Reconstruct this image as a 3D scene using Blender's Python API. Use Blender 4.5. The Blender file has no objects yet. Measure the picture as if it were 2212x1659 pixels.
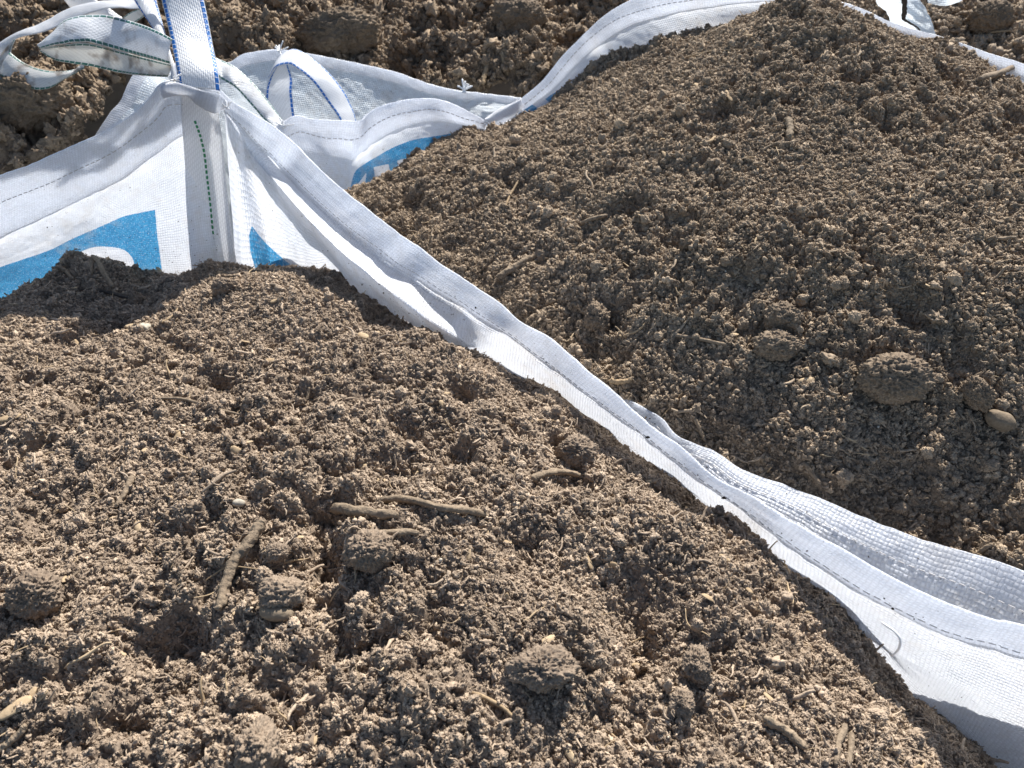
import bpy, math, random
import numpy as np
from mathutils import Vector, Matrix

# ------------------------------------------------------------------ camera, world, sun, exposure
scene = bpy.context.scene
R = math.radians
PITCH = 47.0
CZ = 1.55
FPX = 1680.0                      # focal length in units of a 2212 px wide picture
cam_d = bpy.data.cameras.new('camera')
cam_d.sensor_width = 36.0
cam_d.lens = FPX / 2212.0 * 36.0
cam_d.clip_start = 0.02
cam_d.clip_end = 500
cam_d.dof.use_dof = True
cam_d.dof.focus_distance = 0.92
cam_d.dof.aperture_fstop = 11.0
cam = bpy.data.objects.new('camera', cam_d)
cam.location = (0, 0, CZ)
cam.rotation_euler = (R(90 - PITCH), 0, 0)
scene.collection.objects.link(cam)
scene.camera = cam

SUN_EL, SUN_AZ = 39.0, 20.0        # azimuth measured from +Y towards +X
w = bpy.data.worlds.new('World'); scene.world = w; w.use_nodes = True
nt = w.node_tree; nt.nodes.clear()
sky = nt.nodes.new('ShaderNodeTexSky'); sky.sky_type = 'NISHITA'; sky.sun_disc = False
sky.sun_elevation = R(SUN_EL); sky.sun_rotation = R(SUN_AZ)
bg = nt.nodes.new('ShaderNodeBackground'); bg.inputs['Strength'].default_value = 0.088
wo = nt.nodes.new('ShaderNodeOutputWorld')
nt.links.new(sky.outputs[0], bg.inputs['Color']); nt.links.new(bg.outputs[0], wo.inputs['Surface'])
sl = bpy.data.lights.new('sun', 'SUN'); sl.energy = 5.0; sl.angle = R(0.5); sl.color = (1.0, 0.965, 0.905)
so = bpy.data.objects.new('sun', sl); scene.collection.objects.link(so)
sd = Vector((math.sin(R(SUN_AZ)) * math.cos(R(SUN_EL)), math.cos(R(SUN_AZ)) * math.cos(R(SUN_EL)), math.sin(R(SUN_EL))))
so.rotation_euler = sd.to_track_quat('Z', 'Y').to_euler()
scene.view_settings.view_transform = 'Standard'
scene.view_settings.look = 'None'
scene.view_settings.gamma = 1.0
scene.view_settings.exposure = 0.9
scene.view_settings.use_curve_mapping = False
scene.cycles.max_bounces = 8
scene.cycles.transmission_bounces = 6
scene.cycles.use_denoising = True

# ------------------------------------------------------------------ helpers
C = scene.collection
rng = np.random.default_rng(7)
cp, sp = math.cos(R(PITCH)), math.sin(R(PITCH))
def ray(u, v):
    r = (u - 1106.0) / FPX; s = (829.5 - v) / FPX
    return np.array([r, cp + sp * s, -sp + cp * s])
def Zp(u, v, z):
    d = ray(u, v); t = (z - CZ) / d[2]
    return np.array([d[0] * t, d[1] * t, z])
def Yp(u, v, y):
    d = ray(u, v); t = y / d[1]
    return np.array([d[0] * t, y, CZ + d[2] * t])
def project(P):
    P = np.asarray(P) - np.array([0, 0, CZ])
    f = P[..., 1] * cp - P[..., 2] * sp
    up = P[..., 1] * sp + P[..., 2] * cp
    return 1106 + FPX * P[..., 0] / f, 829.5 - FPX * up / f
def onwall(base, pix, d):
    """base: (n,3) rim points; pix: n pixels; d: offset(s) of the vertical surface towards the inside"""
    base = np.array(base); n = len(base); out = []
    d = np.full(n, d) if np.isscalar(d) else np.array(d, float)
    for i in range(n):
        a = base[max(i - 1, 0)]; b = base[min(i + 1, n - 1)]
        T = (b - a)[:2]; T /= np.linalg.norm(T)
        N = np.array([-T[1], T[0]])
        if N[1] > 0: N = -N
        p0 = base[i][:2] + N * d[i]
        dr = ray(*pix[i])
        t = (p0 @ N) / (dr[:2] @ N)
        out.append(np.array([dr[0] * t, dr[1] * t, CZ + dr[2] * t]))
    return np.array(out)
def wall_normal(base, i):
    n = len(base); a = base[max(i - 1, 0)]; b = base[min(i + 1, n - 1)]
    T = (b - a)[:2]; T /= np.linalg.norm(T)
    N = np.array([-T[1], T[0]])
    return -N if N[1] > 0 else N
def catmull(P, n, axis_t=None):
    """resample control points (k,...) to n samples"""
    P = np.asarray(P, float); k = len(P)
    if axis_t is None:
        seg = np.linalg.norm(np.diff(P.reshape(k, -1), axis=0), axis=1) ** 0.5 + 1e-6
        t = np.concatenate([[0], np.cumsum(seg)])
    else: t = np.asarray(axis_t, float)
    m = np.zeros_like(P)
    for i in range(k):
        if i == 0: m[i] = (P[1] - P[0]) / (t[1] - t[0])
        elif i == k - 1: m[i] = (P[-1] - P[-2]) / (t[-1] - t[-2])
        else:
            h0, h1 = t[i] - t[i - 1], t[i + 1] - t[i]
            m[i] = ((P[i] - P[i - 1]) / h0 * h1 + (P[i + 1] - P[i]) / h1 * h0) / (h0 + h1)
    q = np.linspace(t[0], t[-1], n) if not hasattr(n, '__len__') else np.asarray(n)
    j = np.clip(np.searchsorted(t, q, side='right') - 1, 0, k - 2)
    h = (t[j + 1] - t[j]); x = (q - t[j]) / h
    sh = (len(q),) + (1,) * (P.ndim - 1)
    x = x.reshape(sh); h = h.reshape(sh)
    return ((2 * x**3 - 3 * x**2 + 1) * P[j] + (x**3 - 2 * x**2 + x) * h * m[j]
            + (-2 * x**3 + 3 * x**2) * P[j + 1] + (x**3 - x**2) * h * m[j + 1])

def h3(ix, iy, iz):
    n = (ix.astype(np.int64) * 374761393 + iy.astype(np.int64) * 668265263 + iz.astype(np.int64) * 2147483647) & 0xffffffff
    n = ((n ^ (n >> 13)) * 1274126177) & 0xffffffff
    n = ((n ^ (n >> 16)) * 2246822519) & 0xffffffff
    return ((n ^ (n >> 15)) & 0xffffff) / float(0xffffff)
def vnoise(x, y, z=0.0):
    x = np.asarray(x, float); y = np.asarray(y, float); z = np.asarray(z, float) + np.zeros_like(x)
    fx, fy, fz = np.floor(x), np.floor(y), np.floor(z)
    ux, uy, uz = x - fx, y - fy, z - fz
    ux, uy, uz = [a * a * a * (a * (a * 6 - 15) + 10) for a in (ux, uy, uz)]
    r = 0
    for dx in (0, 1):
        for dy in (0, 1):
            for dz in (0, 1):
                wgt = (ux if dx else 1 - ux) * (uy if dy else 1 - uy) * (uz if dz else 1 - uz)
                r = r + wgt * h3(fx + dx, fy + dy, fz + dz)
    return r * 2 - 1
def fbm(x, y, z=0.0, oct=4, gain=0.5):
    r = 0; a = 1; s = 0
    for o in range(oct):
        c, si = math.cos(0.6 * o), math.sin(0.6 * o)
        r = r + a * vnoise((x * c - y * si) * 2**o + 17.3 * o, (x * si + y * c) * 2**o - 9.1 * o, z * 2**o + 3.7 * o)
        s += a; a *= gain
    return r / s
def lumps(x, y, seed, squash=1.0):
    """rounded bumps round jittered points of unit spacing, 0..1"""
    fx, fy = np.floor(x), np.floor(y); best = np.zeros_like(x)
    for dx in (-1, 0, 1):
        for dy in (-1, 0, 1):
            cx, cy = fx + dx, fy + dy
            s = np.full_like(cx, seed)
            px = cx + h3(cx, cy, s); py = cy + h3(cx, cy, s + 11); r = 0.35 + 0.55 * h3(cx, cy, s + 23)
            d2 = ((x - px)**2 + ((y - py) * squash)**2) / (r * r)
            best = np.maximum(best, np.sqrt(np.clip(1 - d2, 0, 1)) * r)
    return best

def mesh_from(name, V, F, smooth=True, uvs=None, attrs=None):
    me = bpy.data.meshes.new(name)
    V = np.asarray(V, np.float32); F = np.asarray(F, np.int32)
    me.vertices.add(len(V)); me.vertices.foreach_set('co', V.ravel())
    if len(F):
        k = F.shape[1]
        me.loops.add(F.size); me.loops.foreach_set('vertex_index', F.ravel())
        me.polygons.add(len(F))
        me.polygons.foreach_set('loop_start', np.arange(0, F.size, k, dtype=np.int32))
        me.polygons.foreach_set('loop_total', np.full(len(F), k, np.int32))
        me.polygons.foreach_set('use_smooth', np.full(len(F), smooth))
    if uvs is not None:
        l = me.uv_layers.new(name='UVMap'); l.data.foreach_set('uv', np.asarray(uvs, np.float32)[F.ravel()].ravel())
    for nme, val in (attrs or {}).items():
        at = me.attributes.new(nme, 'FLOAT', 'POINT'); at.data.foreach_set('value', np.asarray(val, np.float32).ravel())
    me.update(calc_edges=True)
    return me
def add(name, me, mat=None, parent=None):
    o = bpy.data.objects.new(name, me); C.objects.link(o)
    if mat is not None and not me.materials: me.materials.append(mat)
    if parent is not None: o.parent = parent
    return o
def tag(o, label=None, cat=None, group=None, kind=None):
    if label: o['label'] = label
    if cat: o['category'] = cat
    if group: o['group'] = group
    if kind: o['kind'] = kind
    return o
def empty(name, label, cat, group=None):
    o = bpy.data.objects.new(name, None); C.objects.link(o); o.empty_display_size = 0.05
    return tag(o, label, cat, group)
def gridF(n, m):
    i, j = np.meshgrid(np.arange(n - 1), np.arange(m - 1), indexing='ij')
    a = (i * m + j).ravel()
    return np.stack([a, a + 1, a + m + 1, a + m], 1)

# ------------------------------------------------------------------ materials
def N(t, ty, **kw):
    n = t.nodes.new(ty)
    for k, v in kw.items():
        if k == 'op': n.operation = v
        elif k.startswith('i_'):
            n.inputs[int(k[2:])].default_value = v
        else: setattr(n, k, v)
    return n
def M(t, op, a, b=None, c=None, clamp=False):
    n = t.nodes.new('ShaderNodeMath'); n.operation = op; n.use_clamp = clamp
    for i, x in enumerate((a, b, c)):
        if x is None: continue
        if isinstance(x, (int, float)): n.inputs[i].default_value = x
        else: t.links.new(x, n.inputs[i])
    return n.outputs[0]
def newmat(name):
    m = bpy.data.materials.new(name); m.use_nodes = True; t = m.node_tree; t.nodes.clear()
    return m, t, t.nodes.new('ShaderNodeOutputMaterial')
def mixcol(t, fac, a, b, mode='MIX'):
    n = t.nodes.new('ShaderNodeMix'); n.data_type = 'RGBA'; n.blend_type = mode
    if isinstance(fac, (int, float)): n.inputs[0].default_value = fac
    else: t.links.new(fac, n.inputs[0])
    for x, i in ((a, 6), (b, 7)):
        if isinstance(x, tuple): n.inputs[i].default_value = (*x, 1)
        else: t.links.new(x, n.inputs[i])
    return n.outputs[2]

def soil_mat(name, c0, c1, scale=1.0, bump=0.35):
    m, t, out = newmat(name)
    geo = N(t, 'ShaderNodeNewGeometry'); info = N(t, 'ShaderNodeObjectInfo')
    n1 = N(t, 'ShaderNodeTexNoise'); n1.inputs['Scale'].default_value = 14 * scale; n1.inputs['Detail'].default_value = 4
    n2 = N(t, 'ShaderNodeTexNoise'); n2.inputs['Scale'].default_value = 330 * scale; n2.inputs['Detail'].default_value = 3
    n3 = N(t, 'ShaderNodeTexNoise'); n3.inputs['Scale'].default_value = 900 * scale; n3.inputs['Detail'].default_value = 2
    for n in (n1, n2, n3): t.links.new(geo.outputs['Position'], n.inputs['Vector'])
    at = N(t, 'ShaderNodeAttribute'); at.attribute_type = 'INSTANCER'; at.attribute_name = 'tint'
    f = M(t, 'ADD', M(t, 'MULTIPLY', n1.outputs[0], 0.55), M(t, 'MULTIPLY', n2.outputs[0], 0.9))
    f = M(t, 'ADD', f, M(t, 'MULTIPLY', at.outputs['Fac'], 0.55))
    f = M(t, 'SUBTRACT', f, 0.42, clamp=True)
    col = mixcol(t, f, c0, c1)
    b = N(t, 'ShaderNodeBsdfPrincipled'); b.inputs['Roughness'].default_value = 0.85
    b.inputs['Specular IOR Level'].default_value = 0.22
    t.links.new(col, b.inputs['Base Color'])
    bp = N(t, 'ShaderNodeBump'); bp.inputs['Strength'].default_value = bump; bp.inputs['Distance'].default_value = 0.0012
    t.links.new(M(t, 'ADD', n2.outputs[0], M(t, 'MULTIPLY', n3.outputs[0], 0.5)), bp.inputs['Height'])
    t.links.new(bp.outputs[0], b.inputs['Normal'])
    t.links.new(b.outputs[0], out.inputs['Surface'])
    return m
MAT_SOIL = soil_mat('dry_compost', (0.070, 0.049, 0.036), (0.52, 0.405, 0.295), bump=0.6)
MAT_SOIL2 = soil_mat('dry_compost_second', (0.070, 0.049, 0.034), (0.465, 0.360, 0.252), bump=0.6)
MAT_SOIL3 = soil_mat('moist_compost', (0.090, 0.064, 0.043), (0.36, 0.270, 0.182), bump=0.6)
MAT_DARK = soil_mat('damp_compost', (0.030, 0.024, 0.020), (0.075, 0.060, 0.048))
MAT_WOOD = soil_mat('twig_bark', (0.12, 0.088, 0.060), (0.42, 0.325, 0.225), 0.8, 1.0)
MAT_ROOT = soil_mat('dry_root', (0.24, 0.165, 0.095), (0.50, 0.38, 0.24), 0.8, 0.3)
MAT_STONE = soil_mat('pebble_stone', (0.13, 0.098, 0.066), (0.34, 0.265, 0.185), 1.0, 0.4)
MAT_PALE = soil_mat('pale_grit', (0.30, 0.26, 0.20), (0.62, 0.56, 0.46), 1.0, 0.3)

def fabric_mat(name, cell=0.0050, ply=1.0, weave=1.0, white=(0.875, 0.905, 0.965), printed=False, dirt=0.35, hem=False):
    m, t, out = newmat(name)
    uv = N(t, 'ShaderNodeUVMap'); uv.uv_map = 'UVMap'
    sep = N(t, 'ShaderNodeSeparateXYZ'); t.links.new(uv.outputs[0], sep.inputs[0])
    geo = N(t, 'ShaderNodeNewGeometry')
    wob = N(t, 'ShaderNodeTexNoise'); wob.inputs['Scale'].default_value = 60; wob.inputs['Detail'].default_value = 1
    t.links.new(uv.outputs[0], wob.inputs['Vector'])
    wv = M(t, 'MULTIPLY', wob.outputs[0], 0.9)
    x = M(t, 'ADD', M(t, 'DIVIDE', sep.outputs[0], cell), wv)
    y = M(t, 'ADD', M(t, 'DIVIDE', sep.outputs[1], cell * 0.8), wv)
    fx, fy = M(t, 'FRACT', x), M(t, 'FRACT', y)
    par = M(t, 'MODULO', M(t, 'ADD', M(t, 'FLOOR', x), M(t, 'FLOOR', y)), 2.0)
    par = M(t, 'ABSOLUTE', par)
    sx = M(t, 'SINE', M(t, 'MULTIPLY', fx, math.pi)); sy = M(t, 'SINE', M(t, 'MULTIPLY', fy, math.pi))
    ex = M(t, 'POWER', M(t, 'MAXIMUM', sx, 0.0001), 0.35); ey = M(t, 'POWER', M(t, 'MAXIMUM', sy, 0.0001), 0.35)
    ha = M(t, 'MULTIPLY', sy, ex); hb = M(t, 'MULTIPLY', M(t, 'MULTIPLY', sx, ey), 0.85)
    h = M(t, 'ADD', M(t, 'MULTIPLY', ha, par), M(t, 'MULTIPLY', hb, M(t, 'SUBTRACT', 1.0, par)))
    fine = N(t, 'ShaderNodeTexNoise'); fine.inputs['Scale'].default_value = 700; fine.inputs['Detail'].default_value = 2
    t.links.new(geo.outputs['Position'], fine.inputs['Vector'])
    bp = N(t, 'ShaderNodeBump'); bp.inputs['Distance'].default_value = 0.0014; bp.inputs['Strength'].default_value = 0.9 * weave
    t.links.new(M(t, 'ADD', h, M(t, 'MULTIPLY', fine.outputs[0], 0.5)), bp.inputs['Height'])
    # tape-to-tape tone
    cellv = N(t, 'ShaderNodeCombineXYZ')
    t.links.new(M(t, 'FLOOR', x), cellv.inputs[0]); t.links.new(M(t, 'MULTIPLY', M(t, 'FLOOR', y), 1.0), cellv.inputs[1])
    wn = N(t, 'ShaderNodeTexWhiteNoise'); t.links.new(cellv.outputs[0], wn.inputs['Vector'])
    tone = M(t, 'ADD', 0.93, M(t, 'MULTIPLY', wn.outputs[0], 0.07))
    tone = M(t, 'MULTIPLY', tone, M(t, 'ADD', 0.88, M(t, 'MULTIPLY', h, 0.15)))
    col = mixcol(t, 1.0, white, (1, 1, 1), 'MULTIPLY')
    tv = N(t, 'ShaderNodeCombineXYZ')
    for i in range(3): t.links.new(tone, tv.inputs[i])
    col = mixcol(t, 1.0, col, tv.outputs[0], 'MULTIPLY')
    if printed:
        at = N(t, 'ShaderNodeAttribute'); at.attribute_name = 'print'
        e = M(t, 'ADD', at.outputs['Fac'], M(t, 'MULTIPLY', M(t, 'SUBTRACT', fine.outputs[0], 0.5), 0.0022))
        wear = N(t, 'ShaderNodeTexNoise'); wear.inputs['Scale'].default_value = 420; wear.inputs['Detail'].default_value = 4
        t.links.new(uv.outputs[0], wear.inputs['Vector'])
        worn = M(t, 'SUBTRACT', 1.0, M(t, 'MULTIPLY', M(t, 'SUBTRACT', wear.outputs[0], 0.56, clamp=True), 4.0, clamp=True))
        fac = M(t, 'MULTIPLY', M(t, 'MULTIPLY', M(t, 'GREATER_THAN', e, 0.0), 0.95), worn)
        col = mixcol(t, fac, col, mixcol(t, wn.outputs[0], (0.014, 0.235, 0.50), (0.035, 0.33, 0.62)))
    # dust and specks
    d1 = N(t, 'ShaderNodeTexNoise'); d1.inputs['Scale'].default_value = 9; d1.inputs['Detail'].default_value = 5
    d2 = N(t, 'ShaderNodeTexNoise'); d2.inputs['Scale'].default_value = 260; d2.inputs['Detail'].default_value = 2
    for n in (d1, d2): t.links.new(geo.outputs['Position'], n.inputs['Vector'])
    d3 = N(t, 'ShaderNodeTexNoise'); d3.inputs['Scale'].default_value = 55; d3.inputs['Detail'].default_value = 6
    t.links.new(geo.outputs['Position'], d3.inputs['Vector'])
    dm = M(t, 'MULTIPLY', M(t, 'SUBTRACT', M(t, 'MULTIPLY', M(t, 'ADD', d1.outputs[0], d3.outputs[0]), 0.5), 0.50, clamp=True), 5.0, clamp=True)
    col = mixcol(t, M(t, 'MULTIPLY', dm, dirt), col, (0.60, 0.52, 0.42))
    spk = M(t, 'GREATER_THAN', M(t, 'MULTIPLY', d2.outputs[0], M(t, 'ADD', 0.72, M(t, 'MULTIPLY', d1.outputs[0], 0.55))), 0.742)
    col = mixcol(t, M(t, 'MULTIPLY', spk, min(1, dirt * 2)), col, (0.09, 0.065, 0.045))
    df = N(t, 'ShaderNodeBsdfDiffuse'); tr = N(t, 'ShaderNodeBsdfTranslucent'); gl = N(t, 'ShaderNodeBsdfGlossy')
    gl.inputs['Roughness'].default_value = 0.36; gl.inputs['Color'].default_value = (1, 1, 1, 1)
    for n in (df, tr): t.links.new(col, n.inputs['Color'])
    for n in (df, tr, gl): t.links.new(bp.outputs[0], n.inputs['Normal'])
    mx = N(t, 'ShaderNodeMixShader'); mx.inputs[0].default_value = 0.46 * ply
    t.links.new(df.outputs[0], mx.inputs[1]); t.links.new(tr.outputs[0], mx.inputs[2])
    fr = N(t, 'ShaderNodeLayerWeight'); fr.inputs['Blend'].default_value = 0.5
    m2 = N(t, 'ShaderNodeMixShader'); t.links.new(M(t, 'ADD', 0.03, M(t, 'MULTIPLY', M(t, 'POWER', fr.outputs['Facing'], 4.0), 0.4)), m2.inputs[0])
    t.links.new(mx.outputs[0], m2.inputs[1]); t.links.new(gl.outputs[0], m2.inputs[2])
    t.links.new(m2.outputs[0], out.inputs['Surface'])
    return m
MAT_PANEL = fabric_mat('woven_panel', printed=True)
MAT_PANEL_FINE = fabric_mat('woven_panel_fine', cell=0.0038, weave=0.65, printed=True)
MAT_HEM = fabric_mat('woven_hem', ply=1.42, weave=0.7, dirt=0.15)
MAT_BACKPANEL = fabric_mat('woven_panel_back', weave=0.8, dirt=0.3, white=(0.84, 0.91, 0.97))
MAT_BODY = fabric_mat('woven_bag_body', weave=0.8, dirt=0.6)

def strap_mat(name, stripe, dirt=0.2, white=(0.94, 0.95, 0.97), blocks=0.010):
    m, t, out = newmat(name)
    uv = N(t, 'ShaderNodeUVMap'); uv.uv_map = 'UVMap'      # x: metres along, y: 0..1 across
    sep = N(t, 'ShaderNodeSeparateXYZ'); t.links.new(uv.outputs[0], sep.inputs[0])
    geo = N(t, 'ShaderNodeNewGeometry')
    x, y = sep.outputs[0], sep.outputs[1]
    # twill blocks of webbing
    a = M(t, 'MULTIPLY', x, 105.0); b = M(t, 'MULTIPLY', y, 20.0)
    fb = M(t, 'FRACT', b)
    sh = M(t, 'FRACT', M(t, 'ADD', a, M(t, 'MULTIPLY', M(t, 'FLOOR', b), 0.37)))
    h = M(t, 'MULTIPLY', M(t, 'SINE', M(t, 'MULTIPLY', fb, math.pi)), M(t, 'POWER', M(t, 'MAXIMUM', M(t, 'SINE', M(t, 'MULTIPLY', sh, math.pi)), 0.001), 0.5))
    bp = N(t, 'ShaderNodeBump'); bp.inputs['Distance'].default_value = 0.0010; bp.inputs['Strength'].default_value = 0.6
    t.links.new(h, bp.inputs['Height'])
    col = mixcol(t, h, tuple(c * 0.80 for c in white), white)
    if stripe is not None:
        edge = M(t, 'ABSOLUTE', M(t, 'SUBTRACT', y, 0.5))
        e = M(t, 'MULTIPLY', M(t, 'GREATER_THAN', edge, 0.405), M(t, 'LESS_THAN', edge, 0.485))
        dash = M(t, 'LESS_THAN', M(t, 'FRACT', M(t, 'DIVIDE', x, blocks)), 0.86)
        col = mixcol(t, M(t, 'MULTIPLY', e, dash), col, stripe)
    d1 = N(t, 'ShaderNodeTexNoise'); d1.inputs['Scale'].default_value = 42; d1.inputs['Detail'].default_value = 6
    t.links.new(geo.outputs['Position'], d1.inputs['Vector'])
    dm = M(t, 'MULTIPLY', M(t, 'SUBTRACT', d1.outputs[0], 0.60 - dirt * 0.25, clamp=True), 4.5, clamp=True)
    col = mixcol(t, M(t, 'MULTIPLY', dm, min(1, dirt * 2.2)), col, (0.20, 0.14, 0.09))
    df = N(t, 'ShaderNodeBsdfDiffuse'); tr = N(t, 'ShaderNodeBsdfTranslucent'); gl = N(t, 'ShaderNodeBsdfGlossy')
    gl.inputs['Roughness'].default_value = 0.3
    for n in (df, tr): t.links.new(col, n.inputs['Color'])
    for n in (df, tr, gl): t.links.new(bp.outputs[0], n.inputs['Normal'])
    mx = N(t, 'ShaderNodeMixShader'); mx.inputs[0].default_value = 0.45
    t.links.new(df.outputs[0], mx.inputs[1]); t.links.new(tr.outputs[0], mx.inputs[2])
    fr = N(t, 'ShaderNodeLayerWeight'); fr.inputs['Blend'].default_value = 0.5
    m2 = N(t, 'ShaderNodeMixShader'); t.links.new(M(t, 'ADD', 0.035, M(t, 'MULTIPLY', M(t, 'POWER', fr.outputs['Facing'], 4.0), 0.5)), m2.inputs[0])
    t.links.new(mx.outputs[0], m2.inputs[1]); t.links.new(gl.outputs[0], m2.inputs[2])
    t.links.new(m2.outputs[0], out.inputs['Surface'])
    return m
MAT_STRAP_BLUE = strap_mat('webbing_blue_edge', (0.03, 0.20, 0.58), 0.05)
MAT_STRAP_GREEN = strap_mat('webbing_green_edge', (0.06, 0.20, 0.17), 0.2)
MAT_STRAP_DIRTY = strap_mat('webbing_muddy', (0.06, 0.20, 0.17), 0.38, white=(0.82, 0.82, 0.80))
MAT_STRAP_PLAIN = strap_mat('webbing_plain', None, 0.08)
def flat_mat(name, col, rough=0.6):
    m, t, out = newmat(name); b = N(t, 'ShaderNodeBsdfPrincipled')
    no = N(t, 'ShaderNodeTexNoise'); no.inputs['Scale'].default_value = 300
    t.links.new(mixcol(t, no.outputs[0], tuple(c * 0.8 for c in col), tuple(min(1, c * 1.15) for c in col)), b.inputs['Base Color'])
    b.inputs['Roughness'].default_value = rough
    t.links.new(b.outputs[0], out.inputs['Surface']); return m
MAT_THREAD = flat_mat('stitch_thread', (0.55, 0.53, 0.52))
MAT_WHITETHREAD = flat_mat('white_thread', (0.80, 0.80, 0.80))
MAT_GREEN = flat_mat('green_thread', (0.02, 0.24, 0.09))
MAT_BLACKSOIL = MAT_DARK

# ------------------------------------------------------------------ sheets, ribbons, tubes
def seg_dist_poly(u, v, poly):
    """signed distance in pixels, positive inside"""
    P = np.array(poly, float); best = np.full(u.shape, 1e9); inside = np.zeros(u.shape, bool)
    for i in range(len(P)):
        a, b = P[i], P[(i + 1) % len(P)]
        ab = b - a; L = ab @ ab + 1e-9
        t = np.clip(((u - a[0]) * ab[0] + (v - a[1]) * ab[1]) / L, 0, 1)
        best = np.minimum(best, np.hypot(u - a[0] - t * ab[0], v - a[1] - t * ab[1]))
        cond = ((a[1] > v) != (b[1] > v)) & (u < (b[0] - a[0]) * (v - a[1]) / (b[1] - a[1] + 1e-12) + a[0])
        inside ^= cond
    return np.where(inside, best, -best)
def curvy(pts, n=60):
    return catmull(np.array(pts, float), n)
def grid_normals(G):
    a = np.gradient(G, axis=0); b = np.gradient(G, axis=1)
    nn = np.cross(a, b); nn /= np.linalg.norm(nn, axis=2, keepdims=True) + 1e-12
    return nn
def loft(rows, n, ms, ts=None, crisp=False):
    """rows: list of (k,3) curves -> (n, m, 3) grid, columns run from the first row to the last"""
    rs = np.array([catmull(r, n, axis_t=None) for r in rows])       # (rows, n, 3)
    if ts is None:
        seg = np.linalg.norm(np.diff(rs, axis=0), axis=2).mean(1) + 1e-5
        ts = np.concatenate([[0], np.cumsum(seg)])
    q = np.concatenate([np.linspace(ts[i], ts[i + 1], ms[i], endpoint=False) for i in range(len(ms))] + [[ts[-1]]])
    if crisp:
        j = np.clip(np.searchsorted(ts, q, side='right') - 1, 0, len(ts) - 2); x = ((q - ts[j]) / (ts[j + 1] - ts[j]))[:, None, None]
        Gl = rs[j] * (1 - x) + rs[j + 1] * x; Gc = catmull(rs, q, axis_t=ts)
        G = Gl * 0.8 + Gc * 0.2
    else: G = catmull(rs, q, axis_t=ts)                              # (m, n, 3)
    return G.transpose(1, 0, 2)
def grid_uv(G, v0=0.0):
    du = np.linalg.norm(np.diff(G, axis=0), axis=2).mean(1); dv = np.linalg.norm(np.diff(G, axis=1), axis=2).mean(0)
    u = np.concatenate([[0], np.cumsum(du)]); v = np.concatenate([[0], np.cumsum(dv)]) + v0
    U, V = np.meshgrid(u, v, indexing='ij')
    return np.stack([U, V], 2)
def wrinkle(G, uv, amp_fold, amp_pleat, seed, pl_scale=260.0, fold_scale=14.0):
    nn = grid_normals(G)
    U, V = uv[..., 0], uv[..., 1]
    d = amp_fold * fbm(U * fold_scale, V * fold_scale * 1.3, seed, 3) + amp_fold * 0.25 * fbm(U * 70, V * 90, seed + 5, 2)
    d += amp_pleat * vnoise(U * 5 + V * 2, V * pl_scale, seed + 9)
    return G + nn * d[..., None]
def sheet_obj(name, G, uv, mat, parent, attrs=None):
    n, m = G.shape[:2]
    me = mesh_from(name, G.reshape(-1, 3), gridF(n, m), True, uv.reshape(-1, 2), attrs)
    return add(name, me, mat, parent)
def hem_grid(F, gap=0.004, toward=None):
    """F: (n,m,3) front sheet, column 0 = rim. Adds the fold over the rim and the back leaf."""
    nn = grid_normals(F)
    c = F[:, :1].mean((0, 1)); tocam = np.array([0, 0, CZ]) - F
    sgn = np.sign((nn * tocam).sum(2).mean()); nn = nn * sgn
    back = F - nn * gap
    upd = F[:, 0] - F[:, 2]; upd /= np.linalg.norm(upd, axis=1, keepdims=True) + 1e-9
    arc = []
    for a in (150, 110, 70, 30):
        th = R(a)
        arc.append((F[:, 0] + back[:, 0]) / 2 + nn[:, 0] * (gap / 2) * -math.cos(R(180 - a)) * -1 * -1 + upd * (gap / 2) * math.sin(th))
    cols = [back[:, j] for j in range(back.shape[1] - 1, -1, -1)] + arc[:] + [F[:, j] for j in range(F.shape[1])]
    return np.stack(cols, 1)
def tube_mesh(name, pts, rad, sides=7, bump=0.0, seed=0, cap=True):
    P = np.asarray(pts, float); n = len(P); rad = np.full(n, rad) if np.isscalar(rad) else np.asarray(rad, float)
    T = np.gradient(P, axis=0); T /= np.linalg.norm(T, axis=1, keepdims=True) + 1e-12
    ref = np.array([0.13, 0.21, 1.0]) if abs(T[:, 2]).mean() < 0.8 else np.array([1.0, 0.1, 0.2])
    A = np.cross(T, ref); A /= np.linalg.norm(A, axis=1, keepdims=True) + 1e-9
    B = np.cross(T, A)
    th = np.linspace(0, 2 * math.pi, sides, endpoint=False)
    rr = rad[:, None] * np.ones((1, sides))
    if bump:
        rr = rr * (1 + bump * fbm(np.arange(n)[:, None] * (0.55 if n < 50 else 0.16) + 0 * th[None], 3 * np.cos(th)[None] + 0 * rr, 3 * np.sin(th)[None] + seed, 3))
    V = P[:, None] + A[:, None] * (np.cos(th)[None, :, None] * rr[..., None]) + B[:, None] * (np.sin(th)[None, :, None] * rr[..., None])
    V = V.reshape(-1, 3); F = []
    for i in range(n - 1):
        for k in range(sides):
            a = i * sides + k; b = i * sides + (k + 1) % sides
            F.append((a, b, b + sides, a + sides))
    if cap:
        V = np.vstack([V, P[0] - T[0] * rad[0] * 0.5, P[-1] + T[-1] * rad[-1] * 0.5]); c0, c1 = len(V) - 2, len(V) - 1
        for k in range(sides):
            F.append((c0, (k + 1) % sides, k, k)); o = (n - 1) * sides
            F.append((c1, o + k, o + (k + 1) % sides, o + (k + 1) % sides))
    tri = [f[:3] if f[2] == f[3] else f for f in F]
    return V, tri
def py_mesh(name, V, F):
    me = bpy.data.meshes.new(name); me.from_pydata([tuple(v) for v in V], [], [tuple(int(i) for i in f) for f in F])
    me.polygons.foreach_set('use_smooth', [True] * len(me.polygons)); me.update(); return me
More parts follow.
